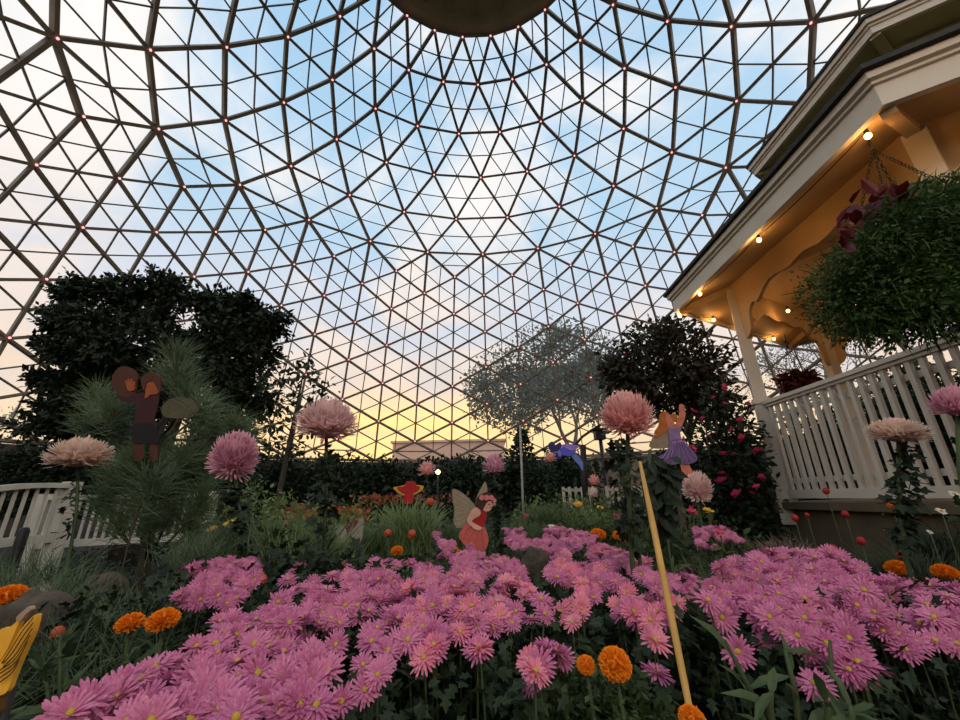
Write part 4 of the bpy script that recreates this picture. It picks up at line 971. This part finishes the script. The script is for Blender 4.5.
def daisies(label, poly, dep=DEP, dens=.60, warm=0., extra=(), nleaf=900, keep=1.0, maxn=98, gapk=.30, sz=1.0):
    xs, ys = [q[0] for q in poly], [q[1] for q in poly]
    pts = []
    for _ in range(9000):
        x, y = rng.uniform(min(xs), max(xs)), rng.uniform(min(ys), max(ys))
        if not inpoly(x, y, poly): continue
        if gap(x, y) > gapk: continue
        Y = float(np.interp(y, *dep)); s_ = F * .0415 * sz / Y
        if all((x - a) ** 2 + ((y - b) * 1.45) ** 2 > (dens * s_) ** 2 for a, b, _ in pts): pts.append((x, y, Y))
        if len(pts) >= maxn: break
    pts = [q for q in pts if rng.random() < keep] + [(x, y, float(np.interp(y, *dep))) for x, y in extra]
    W = [(at(x, y, Y * (1 + .03 * rng.normal())), Y) for x, y, Y in pts]
    A = np.array([q[0] for q in W]); cen = A.mean(0)
    t = thing('chrysanthemum', label, 'chrysanthemum', (cen[0], cen[1], 0), 'pink daisy mums in the front bed')
    for p, Y in W:
        vd = unit(np.array([0, 0, ZC]) - p)
        nrm = unit(np.array([0, 0, .72]) + vd * rng.uniform(.15, 1.0) + rng.normal(size=3) * .26 + unit(p - cen) * np.array([.25, .25, 0]))
        x = unit(np.cross(nrm, rsph(1)[0])); y = np.cross(nrm, x); k = rng.uniform(.82, 1.1) * sz
        M = np.stack([x, y, nrm], 1) * k
        iw = rng.random() < warm
        o = put('flower', (DW if iw else DZ)[rng.integers(0, 2 if iw else 4)], t, p, M)
        e = bpy.data.objects.new('flower_eye', EYE); C.objects.link(e); e.parent = o
    # stems and leaves below the blossoms
    mb = MB(); base = np.array([cen[0], cen[1] , 0])
    for p, Y in W:
        f = base * .55 + np.array([p[0], p[1], 0]) * .45 + [rng.normal() * .02, rng.normal() * .02, 0]
        mb.tube([f * [1, 1, 0], (f * .6 + p * .4) + [0, .01, 0], p * .92 + f * .08, p - [0, 0, .004]], [.0032, .0026, .0018, .0015], 4)
    mb.build('stem', M_stem, t)
    mb = MB(); n = int(len(W) * 40 * nleaf / 900); K = rng.integers(0, len(W), n)
    P = A[K].copy(); dz = .022 + .42 * rng.random(n) ** 1.7; sp = np.array([q[1] for q in W])[K]
    P[:, 2] = np.maximum(P[:, 2] - dz, .02); P[:, :2] += rng.normal(size=(n, 2)) * (.028 + .10 * dz[:, None]); P[:, 1] += .03 + dz * .32
    dr = unit(rsph(n) + np.c_[np.zeros(n), -.35 * np.ones(n), -.1 * np.ones(n)])
    mb.scatter(LOBED, frames(dr, rsph(n) * .5 + [0, -.25, .9], .028 * (.6 + .6 * rng.random(n))), P)
    mb.build('foliage', M_mumleaf, t)
    return t
daisies('pink daisy mum plant filling the bottom left corner nearest the lens', [(52, 722), (120, 678), (185, 655), (215, 700), (205, 725)], extra=[(60, 716), (300, 706)], dens=.58, sz=1.22)
daisies('pink daisy mum plant sloping down below the left of the tall pale pink mum', [(185, 652), (240, 622), (290, 600), (318, 640), (325, 690), (280, 715), (220, 722), (205, 690)], extra=[(342, 702), (328, 672), (316, 706)], dens=.58, sz=1.08)
daisies('pink daisy mum patch right of the pine and left of the tall leafy stem', [(170, 578), (200, 562), (256, 560), (262, 590), (228, 606), (182, 600)], dens=.5, extra=[(232, 618), (220, 622)])
daisies('pink daisy mum plant right behind the red bud on a thin stem', [(252, 620), (290, 592), (345, 566), (352, 590), (340, 625), (322, 640), (300, 625)], dens=.5, extra=[(293, 572), (300, 566), (288, 580)])
daisies('upper part of the pink daisy mound left of the centre beside the leafy stem', [(346, 560), (402, 562), (402, 596), (350, 602)], dens=.55)
daisies('lower part of the pink daisy mound left of the centre', [(350, 602), (402, 596), (400, 640), (388, 652), (366, 640)], dens=.55, extra=[(336, 645), (363, 665), (382, 668), (365, 690), (378, 675)])
daisies('pink daisy mum plant right below the cutout in the red dress', [(410, 562), (428, 556), (490, 552), (520, 564), (520, 580), (404, 588)], dens=.5, warm=.15)
daisies('pink daisy mum plant in the very middle of the bed', [(404, 588), (520, 580), (545, 600), (545, 618), (500, 628), (470, 632), (430, 650), (405, 640)], dens=.52, warm=.25, extra=[(424, 658), (436, 648), (478, 650)])
daisies('tall daisy mum sprays standing out in front of the middle mound', [(532, 650), (545, 645), (548, 655)], dens=.8, extra=[(540, 665), (535, 672), (533, 684), (562, 658), (556, 652), (530, 660), (480, 648)], warm=.3)
daisies('pink daisy mum plant behind and right of the dark rounded rock', [(552, 552), (600, 545), (640, 556), (648, 575), (640, 598), (612, 585), (575, 590), (548, 575)], dens=.5, warm=.2)
daisies('hot pink daisy mum sprays in front of the dark rock plant', [(556, 590), (590, 580), (598, 595), (590, 622), (572, 625), (560, 612)], dens=.5, warm=.75)
daisies('distant strip of small pink daisy mums right of the cutout in the red dress', [(502, 528), (560, 527), (598, 536), (590, 546), (548, 552), (506, 545)], dens=.42, nleaf=400)
daisies('distant patch of pink daisy mums just left of the cutout in the red dress', [(434, 534), (458, 531), (472, 548), (446, 551)], dens=.42, nleaf=400)
daisies('pink daisy mum plant round the foot of the bamboo cane', [(612, 602), (640, 600), (668, 592), (682, 606), (660, 622), (640, 622), (622, 618)], dens=.55, warm=.35, extra=[(655, 641), (657, 673), (634, 612)])
daisies('pink daisy mum plant between the bamboo cane and the brown post', [(642, 562), (690, 570), (705, 590), (690, 606), (660, 590), (640, 580)], dens=.5)
daisies('small distant pink daisy mum patch behind the brown post', [(694, 530), (722, 527), (742, 540), (728, 548), (700, 548)], dep=([520, 560], [2.2, 1.9]), dens=.48, nleaf=300)
daisies('left part of the big right daisy mum mound beside the brown post', [(700, 574), (745, 555), (775, 552), (780, 600), (770, 625), (735, 618), (705, 600)], dep=DEPR, dens=.5, extra=[(722, 618), (738, 652), (766, 642), (760, 620)])
daisies('back of the big right daisy mum mound in front of the gazebo base', [(778, 552), (830, 552), (860, 565), (866, 596), (778, 598)], dep=DEPR, dens=.5, gapk=.7)
daisies('middle of the big right daisy mum mound', [(778, 598), (866, 596), (868, 620), (850, 640), (800, 650), (775, 630)], dep=DEPR, dens=.5, warm=.08, extra=[(798, 636), (770, 618)], gapk=.7)
daisies('lower front daisy mum sprays hanging from the big right mound', [(800, 652), (850, 642), (868, 660), (882, 686), (860, 676), (830, 668)], dep=DEPR, dens=.55, extra=[(815, 684), (848, 672)])
daisies('right end of the big daisy mum mound at the right edge of the bed', [(866, 580), (900, 584), (965, 588), (965, 645), (920, 640), (880, 632), (866, 610)], dep=DEPR, dens=.5, extra=[(905, 650), (915, 642)])
# dark leafy undergrowth between the mounds
def under(label, pts, n, size=.024, m=None, T=LOBED, rad=1.0):
    A = np.array([at(x, y, Y) for x, y, Y in pts]); c = A.mean(0)
    t = thing('leafy_plant', label, 'plant', (c[0], c[1], 0))
    mb = MB()
    leafcloud(mb, [(p, (.16 * rad, .14 * rad, .16 * rad)) for p in A], int(n * 3), T, size, shell=.7); mb.build('foliage', m or M_leafd, t)
    mb = MB()
    for p in A: mb.tube([(p[0], p[1], 0), p * [1, 1, .6], p], [.005, .004, .002], 5)
    mb.build('stem', M_stem, t)
under('dark leafy plant at the bottom centre below the middle daisy mound', [(400, 730, .85), (450, 715, .88), (500, 725, .9), (420, 690, .98), (480, 690, 1.0)], 1300)
under('dark leafy plant at the bottom below the hot pink sprays', [(560, 705, .98), (600, 715, 1.05), (635, 705, 1.05)], 700)
under('dark leafy plant behind the bottom right long leaves', [(700, 690, .95), (760, 690, .92), (820, 720, .88), (720, 660, 1.05), (780, 680, .9)], 1200)
under('dark leafy plant at the bottom right corner of the bed', [(880, 715, .85), (930, 700, .85), (960, 690, .85), (900, 735, .8)], 1000)
under('dark leafy plant around the grey rock at the left edge', [(90, 672, 1.05), (120, 668, 1.05), (60, 700, 1.0)], 700)
under('dark leafy plant behind the left sloping daisy plant', [(180, 630, 1.25), (220, 640, 1.2), (250, 640, 1.15), (140, 650, 1.2)], 900)
under('dark leafy plant under the tall pale pink mum', [(335, 605, 1.3), (270, 590, 1.4), (310, 610, 1.35)], 600, .035)
under('ferny green plant under the big orange marigold', [(560, 725, .72), (600, 712, .72), (635, 725, .72), (585, 735, .7), (620, 735, .7)], 1500, .014, M_leafm, SMALL, .42)

# ------------------------------------------------------------------ tall exhibition mums
def mumhead(m, n, squash, curl, seed):
    mb = MB()
    for i in range(n):
        z = 1 - 1.62 * (i + .5) / n; a = i * 2.39996
        d = np.array([math.sqrt(max(0, 1 - z * z)) * math.cos(a), math.sqrt(max(0, 1 - z * z)) * math.sin(a), z])
        d = unit(d + rng.normal(size=3) * .13)
        tn = unit(np.array([0, 0, 1.0]) - d * d[2] + rng.normal(size=3) * .12) if abs(d[2]) < .98 else unit(rng.normal(size=3))
        sd = unit(np.cross(d, tn)); V = []
        L_ = rng.uniform(.84, 1.10)
        for t, ww in ((.45, .03), (.70, .042), (.9, .048), (1.0, .022)):
            c_ = d * t * L_ + tn * curl * (t - .45) ** 2 * (1 if t > .45 else 0) * 1.6 - np.array([0, 0, .10]) * max(0, .2 - z) * t * t
            for s_ in (-1, 0, 1): V.append(c_ + sd * s_ * ww + (d * .022 if s_ else 0) * np.ones(3))
        V = np.array(V) * np.array([1, 1, squash])
        mb.add(V, [(3 * j + q, 3 * j + q + 1, 3 * j + q + 4, 3 * j + q + 3) for j in range(3) for q in (0, 1)], 0, True)
    mb.ball((0, 0, 0), .66, 10, 8, squash=(1, 1, squash))
    return mb.mesh('mum_petals', m)
HD = {}
def tallmum(label, px, py, w_px, h_px, Y, mi, foot, tilt=(0, 0), leaves=26, lsize=.075, n=900, curl=.6):
    p = at(px, py, Y); dist = np.linalg.norm(p - [0, 0, ZC]); k = w_px / 2 * (Y * .95 + .0) / F * .93
    sq = max(.6, h_px / w_px * 1.15)
    key = (mi, round(sq, 1), n)
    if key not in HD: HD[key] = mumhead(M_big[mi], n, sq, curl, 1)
    b = at(*foot, Y); b = np.array([b[0], b[1], 0])
    t = thing('tall_chrysanthemum', label, 'chrysanthemum', tuple(b))
    M = np.array((Matrix.Rotation(tilt[0], 3, 'X') @ Matrix.Rotation(tilt[1], 3, 'Y') @ Matrix.Rotation(rng.uniform(0, 6), 3, 'Z'))) * k
    put('flower_head', HD[key], t, p, M)
    st = [b, b * .4 + np.array([p[0], p[1], 0]) * .6 + [0, 0, p[2] * .5], p - [0, 0, k * sq * 1.3], p]
    fp = at(*foot, Y); st[1] = fp
    q0 = at(px * .8 + foot[0] * .2, py * .6 + foot[1] * .4, Y); st = [b, fp, q0, p - [0, 0, k * .2]]
    mb = MB(); mb.tube(st, [.008, .007, .0065, .006], 6); mb.build('stem', M_stem, t)
    mb = MB(); S = np.array(st); nl = leaves * 2
    f = rng.uniform(.08, 1.0, nl); z = S[3] * [1, 1, 1] - [0, 0, k * sq * .9]
    pts = np.array([np.interp(f, [0, 1], [fp[j], z[j]]) for j in range(3)]).T + rng.normal(size=(nl, 3)) * .014
    dr = unit(rsph(nl) * [1, 1, .5] + [0, 0, -.25])
    if nl: mb.scatter(LOBED, frames(dr, rsph(nl) * .4 + [0, -.4, .8], lsize * .62 * (.6 + .6 * rng.random(nl))), pts); mb.build('foliage', M_leafd, t)
    return t
tallmum('tall cream and peach mum in front of the dark bush at the far left', 80, 456, 54, 32, 1.9, 2, (62, 600), (.1, 0), 24, .07)
tallmum('tall lilac pink mum tilted sideways left of the sapling', 234, 458, 46, 48, 1.75, 1, (262, 585), (.5, .35), 60, .10)
tallmum('tall big pale pink mum before the sunset', 327, 424, 64, 44, 1.45, 0, (322, 610), (.25, .1), 70, .085)
tallmum('coral pink mum at the top of the bamboo cane', 627, 418, 56, 48, 1.2, 3, (632, 560), (.35, -.1), 30, .07)
tallmum('round pale pink mum beside the brown post with the purple cutout', 697, 489, 28, 29, 2.3, 0, (706, 545), (.5, .1), 3, .05)
tallmum('small pink mum next to the little lit lamp', 427, 470, 20, 16, 4.2, 3, (430, 520), (.2, 0), 30, .10, 160)
tallmum('pink mum above the head of the cutout in the red dress', 494, 466, 25, 22, 3.4, 1, (500, 560), (.2, 0), 80, .11, 200)
tallmum('wide pale peach mum in front of the gazebo railing', 897, 433, 50, 24, 1.35, 2, (906, 560), (.15, .05), 75, .075)
tallmum('lilac mum cut off by the right edge before the gazebo railing', 956, 405, 42, 34, 1.15, 1, (975, 560), (.3, 0), 16, .06)
tallmum('small round pink mum in front of the beige stone block', 594, 481, 13, 11, 5.2, 3, (602, 520), (.3, 0), 40, .11, 120)
tallmum('small white mum just below the small round pink mum', 593, 493, 12, 11, 5.0, 2, (596, 522), (.3, 0), 10, .08, 120)
tallmum('pink mum at the feet of the blue flying cutout', 550, 458, 14, 11, 5.4, 3, (551, 520), (.2, 0), 70, .13, 120)
mb = MB(); A = np.array([at(x, y, 1.3) for x, y in ((617, 440), (616, 460), (622, 480), (628, 500), (634, 520))]); n = 130
P = A[rng.integers(0, 5, n)] + rng.normal(size=(n, 3)) * [.022, .02, .03]
t = thing('leafy_plant', 'dark leafy stem beside the coral pink mum and its cane', 'plant', (A[4][0], A[4][1], 0))
mb.scatter(LOBED, frames(unit(rsph(n) + [0, 0, -.4]), rsph(n) * .4 + [0, -.5, .7], .042 * (.6 + .6 * rng.random(n))), P); mb.build('foliage', M_leafd, t)
mb = MB(); mb.tube([(A[4][0], A[4][1], 0), A[4], A[2], A[0]], .006, 6); mb.build('stem', M_stem, t)
t = thing('leafy_plant', 'broad dark leaves hanging between the bamboo cane and the purple cutout', 'plant', tuple(at(655, 540, 1.5) * [1, 1, 0]))
mb = MB(); n = 60; P = np.array([at(x, y, 1.5) for x, y in zip(rng.uniform(648, 672, n), rng.uniform(452, 545, n))])
mb.scatter(LEAF, frames(unit(rsph(n) * .7 + [0, 0, -.7]), rsph(n) * .4 + [0, -.8, .5],   .075 * (.7 + .5 * rng.random(n))), P); mb.build('foliage', M_leafd, t)
mb = MB(); mb.tube([at(655, 540, 1.5) * [1, 1, 0], at(655, 540, 1.5), at(648, 490, 1.5), at(650, 450, 1.5)], .006, 6); mb.build('stem', M_stem, t)

# ------------------------------------------------------------------ marigolds and other small flowers
mb = MB()
for i in range(150):
    z = 1 - 1.35 * (i + .5) / 150; a = i * 2.4; d = unit(np.array([math.sqrt(1 - z * z) * math.cos(a), math.sqrt(1 - z * z) * math.sin(a), z]) + rng.normal(size=3) * .1)
    x = unit(np.cross(d, rng.normal(size=3))); y = np.cross(d, x); V = [d * .5]
    for j in range(5):
        t = -1 + j * .5; V.append(d * (1.0 + .06 * (j % 2) + rng.normal() * .04) + x * t * .20 + y * .06 * (1 if j % 2 else -1))
    mb.add(np.array(V) * [1, 1, .78], [(0, j + 1, j + 2) for j in range(4)])
mb.ball((0, 0, 0), .6, 8, 6)
MG = mb.mesh('marigold_petals', M_orange)
def marigold(label, px, py, w_px, Y, h=.25, tilt=.3, me=None, cat='marigold', nm='marigold', leaves=70, group=None, lm_=None, sq=1.0, stem_r=.003, ls=.014):
    p = at(px, py, Y); k = w_px / 2 * Y * .97 / F
    t = thing(nm, label, cat, (p[0], p[1], 0), group)
    M = np.array(Matrix.Rotation(tilt, 3, 'X') @ Matrix.Rotation(rng.uniform(0, 6), 3, 'Z')) * k; M[2] *= sq
    put('flower_head', me or MG, t, p, M)
    mb = MB(); mb.tube([(p[0] + .02, p[1] + .02, 0), p + [.012, .015, -h * .6], p - [0, 0, k * .4]], [stem_r, stem_r, stem_r * .8], 6); mb.build('stem', M_stem, t)
    if leaves:
        mb = MB(); f = rng.random(leaves); P = p - np.c_[-.012 * f, -.015 * f, k * 1.3 + f * h + .01] + rng.normal(size=(leaves, 3)) * [.02, .02, .005]
        mb.scatter(SMALL, frames(unit(rsph(leaves) + [0, -.2, .1]), rsph(leaves) * .4 + [0, 0, 1], ls * (.6 + .6 * rng.random(leaves))), P); mb.build('foliage', lm_ or M_leafm, t)
    return t
for a in (('big orange marigold at the bottom below the hot pink sprays', 615, 664, 26, .62, .2, .7), ('small half-open orange marigold left of the big one', 586, 665, 15, .64, .2, .7), ('orange marigold left of a pair near the pine', 130, 624, 21, .85, .3, .1), ('orange marigold right of a pair near the pine', 163, 621, 24, .83, .3, .2),
          ('orange marigold at the left edge over the grey rock', 8, 598, 26, 1.05, .3, .1), ('orange marigold right of the gazebo base grass', 898, 569, 18, 1.45, .3, .1), ('orange marigold near the right edge behind the mound', 945, 573, 18, 1.45, .3, .1), ('orange marigold cut by the bottom edge under the bamboo cane', 692, 719, 20, .5, .15, .5),
          ('orange marigold behind the distant pink daisies', 598, 535, 14, 2.7, .3, .2), ('orange marigold right of the distant pink daisies', 620, 536, 13, 2.6, .3, .2), ('yellow-orange marigold left of the cutout in the red dress', 397, 551, 11, 2.2, .3, .2), ('small orange marigold at the feet of the cutout in the red dress', 452, 552, 13, 2.1, .3, .1), ('orange flower under the gazebo bottom rail', 892, 506, 7, 2.2, .3, .3), ('orange marigold buried in the big right daisy mound', 751, 606, 13, .86, .2, .3)):
    marigold(*a)
M_bud = mat('rusty_bud', (.50, .10, .03), .7, (.35, .05, .02), 30)
mb = MB(); mb.ball((0, 0, 0), 1, 10, 7, squash=(1, 1, .8))
ring_petals(mb, 14, .3, .9, .28, -.2, .2); BUD = mb.mesh('bud', M_bud)
for a in (('red bud on a thin stem in front of the dark leafy stem', 262, 579, 9, 1.1, .3), ('rusty bud with pale leaves right of the yellow wings', 58, 632, 10, .95, .25), ('orange coneflower left of the pair before the lawn', 388, 533, 7, 2.3, .3), ('orange coneflower right of the pair before the lawn', 412, 534, 8, 2.2, .3), ('orange bud right of the red and yellow winged cutout', 430, 502, 8, 3.0, .4)):
    marigold(*a, .2, BUD, 'flower', 'coneflower', 8, None, M_leafl, 1.2)
mb = MB(); mb.ball((0, 0, 0), 1, 10, 7); GLB = mb.mesh('globe', M_red)
for a in (('red globe flower touching the gazebo bottom rail', 826, 491, 6, 2.4), ('red globe flower low at the left of the gazebo base', 795, 518, 6, 2.2), ('red globe flower high on the middle of the gazebo base', 845, 514, 6, 2.2), ('tiny red globe flower beside the gazebo post foot', 807, 515, 4, 2.3), ('red globe flower at the right end of the gazebo base', 888, 533, 7, 2.0), ('red globe flower low before the middle of the gazebo base', 861, 541, 7, 1.9), ('red globe flower just above the big right daisy mound', 833, 549, 8, 1.7), ('red globe flower beside the right pair of marigolds', 902, 556, 8, 1.7)):
    marigold(*a, .3, 0, GLB, 'flower', 'globe_flower', 0, 'red globe flowers at the gazebo base', None, 1.1, .0022)
mb = MB(); ring_petals(mb, 13, .2, .8, .38, .15, .1); mb.ball((0, 0, .05), .3, 8, 5, m=1); WD = mb.mesh('white_daisy', [M_white, M_eye])
for a in (('white daisy high under the gazebo rail at the right', 954, 494, 9, 1.9), ('white daisy below the gazebo rail near the right edge', 941, 511, 9, 1.9), ('small white daisy low at the right near the dark leaves', 930, 532, 5, 1.9), ('white flower beside the light green clump', 552, 527, 7, 3.3)):
    marigold(*a, .3, .8, WD, 'daisy', 'white_daisy', 4)
mb = MB(); ring_petals(mb, 12, .1, .9, .4, .3, .1); ring_petals(mb, 9, .1, .6, .36, .7, .1); YD = mb.mesh('yellow_flower', M_yellow)
for a in (('yellow flower left of the two behind the left grey rock', 230, 524, 13, 3.6), ('yellow flower right of the two behind the left grey rock', 241, 525, 11, 3.6), ('orange-yellow flower behind the end post of the left railing', 213, 529, 9, 3.8), ('bright yellow flower behind the round pale pink mum', 708, 511, 11, 2.6), ('yellow flower before the low white fence', 578, 505, 10, 4.2), ('yellow flower right of the white mum by the low fence', 640, 503, 9, 4.0), ('yellow flower low in the clump below the low fence', 600, 508, 8, 4.1)):
    marigold(*a, .3, .5, YD, 'flower', 'yellow_flower', 10, None, M_leafm, 1, .004, .09)
mb = MB(); ring_petals(mb, 12, .1, .9, .4, .3, .1); ring_petals(mb, 9, .1, .6, .36, .7, .1); RD = mb.mesh('red_flower', mat('rose_red_petal', (.60, .06, .10), .6))
for a in (('red flower behind the round pale pink mum beside the yellow one', 692, 512, 11, 2.6), ('red flower in the clump below the low white fence', 616, 516, 8, 3.8), ('red flower in the green clump left of the low white fence', 526, 516, 6, 4.0), ('red flower among the small pink daisy patch', 720, 533, 10, 1.95)):
    marigold(*a, .3, .5, RD, 'flower', 'red_flower', 10, None, M_leafm, 1, .004, .09)
# distant red and orange bedding
def bedding(label, x0, x1, y, Y, m, n):
    p, q = at(x0, y, Y), at(x1, y, Y); c = (p + q) / 2; t = thing('bedding_plants', label, 'flower bed', (c[0], c[1], 0))
    mb = MB(); P = p + (q - p) * rng.random((n, 1)) + rng.normal(size=(n, 3)) * [.05, .25, .05]
    dr = unit(rsph(n) + [0, 0, .4]); mb.scatter(LEAF, frames(dr, rsph(n), .12 * np.ones(n)), P); o = mb.build('blossoms', m, t); o['kind'] = 'stuff'
    mb = MB(); P = p + (q - p) * rng.random((n, 1)) + rng.normal(size=(n, 3)) * [.05, .25, .1] - [0, 0, .25]; P[:, 2] = np.maximum(P[:, 2], .03)
    mb.scatter(LEAF, frames(rsph(n), rsph(n), .14 * np.ones(n)), P); mb.build('foliage', M_leafd, t)
bedding('strip of dark red bedding flowers at the back left', 288, 360, 513, 7.5, M_red, 420)
bedding('strip of orange bedding flowers before the dark red ones', 296, 362, 519, 6.8, mat('dull_orange', (.45, .16, .03), .7), 360)
bedding('strip of rusty orange flowers under the back bushes', 360, 402, 500, 9.5, mat('rust_flower', (.30, .10, .04), .7), 160)
bedding('strip of rusty flowers behind the winged red cutout', 402, 470, 500, 9.0, mat('rust_flower_dim', (.24, .09, .05), .7), 120)
# broad-leaved stems at the bottom right and left
def leafy(label, stems, nl, size, m, Y):
    c = at(*stems[0][0], Y); t = thing('leafy_plant', label, 'plant', (c[0], c[1], 0)); mb = MB(); lf = MB()
    for sg in stems:
        P = np.array([at(x, y, Y) for x, y in sg]); mb.tube([P[0] * [1, 1, 0]] + list(P), [.004] + [.0035] * (len(P) - 1) + [.002], 6)
        f = rng.uniform(0, 1, nl); L_ = np.linspace(0, 1, len(P)); Q = np.array([np.interp(f, L_, P[:, j]) for j in range(3)]).T
        d = unit(rsph(nl) * [1, .5, .5] + [0, -.1, .3]); lf.scatter(LANCE, frames(d, rsph(nl) * .4 + [0, -.5, .8], size * (.6 + .6 * rng.random(nl))), Q)
    mb.build('stem', M_stem, t); lf.build('foliage', m, t)
M_long = mat('zinnia_leaf', (.085, .125, .05), .6, (.05, .08, .03), 20, trans=.25)
leafy('long green leaves on stems at the bottom right in front of the mound', [[(770, 735), (750, 690), (725, 640)], [(800, 735), (795, 690), (785, 650)], [(840, 735), (832, 705), (830, 640)]], 4, .058, M_long, .62)
leafy('pale green upright leaves at the bottom right under the mound', [[(826, 740), (828, 710), (826, 700)], [(850, 740), (852, 715), (850, 705)], [(775, 740), (770, 705), (772, 690)]], 3, .055, M_long, .56)
leafy('green leafy stems at the bottom left beside the yellow wings', [[(62, 735), (60, 690), (60, 640)], [(50, 735), (48, 690), (40, 660)], [(100, 735), (110, 680), (150, 655)], [(30, 735), (60, 710), (100, 690)]], 12, .06, M_long, .85)
leafy('green leaves above the bottom left daisies', [[(150, 720), (160, 670), (162, 640)], [(120, 720), (130, 680), (140, 650)]], 9, .06, M_long, .95)
leafy('thin arching stem and leaves under the small pink daisy patch', [[(735, 600), (722, 575), (716, 555)], [(700, 600), (672, 575), (668, 540)]], 7, .06, M_leafm, 1.3)

# low leaves covering the soil between the plants
mb = MB(); n = 26000
P = np.c_[rng.uniform(-8.5, 9, n), 1.3 + 9.0 * rng.random(n) ** 1.1, rng.random(n) ** 2 * .22 + .02]
ok = ~((abs(P[:, 0] + 1.3) < 1.6) & (abs(P[:, 1] - 5.8) < 1.4)) & ~((P[:, 0] > 2.3) & (P[:, 1] < 5.5)); P = P[ok]; n = len(P)
mb.scatter(LEAF, frames(unit(rsph(n) * [1, 1, .5] + [0, 0, .1]), rsph(n) * .4 + [0, -.2, .9], .085 * (.6 + .7 * rng.random(n))), P)
tag(mb.build('ground_cover', M_leafd), 'low dark leaves covering the soil between the bed plants', 'ground cover', None, 'stuff')

# ------------------------------------------------------------------ lamps of the place
def spot(loc, target, energy, col, size=.5, ang=1.6, blend=.6):
    l = bpy.data.lights.new('flood_light', 'SPOT'); l.energy = energy; l.color = col; l.shadow_soft_size = size; l.spot_size = ang; l.spot_blend = blend
    o = bpy.data.objects.new('flood_light', l); C.objects.link(o); o.location = loc
    o.rotation_euler = (Vector(target) - Vector(loc)).to_track_quat('-Z', 'Y').to_euler()
spot((1.5, -5.5, 6.0), (.3, 1.8, .5), 560, (1.0, .74, .54), .35, 1.5)
spot((4.2, -1.2, 1.0), (3.7, 1.2, 3.3), 45, (1.0, .52, .25), .2, 1.2)
sc = bpy.context.scene
sc.view_settings.view_transform = 'Standard'; sc.view_settings.look = 'None'; sc.view_settings.gamma = 1.0; sc.view_settings.exposure = 0.0
sc.cycles.transparent_max_bounces = 16; sc.cycles.max_bounces = 6; sc.cycles.diffuse_bounces = 3
sc.cycles.use_denoising = True
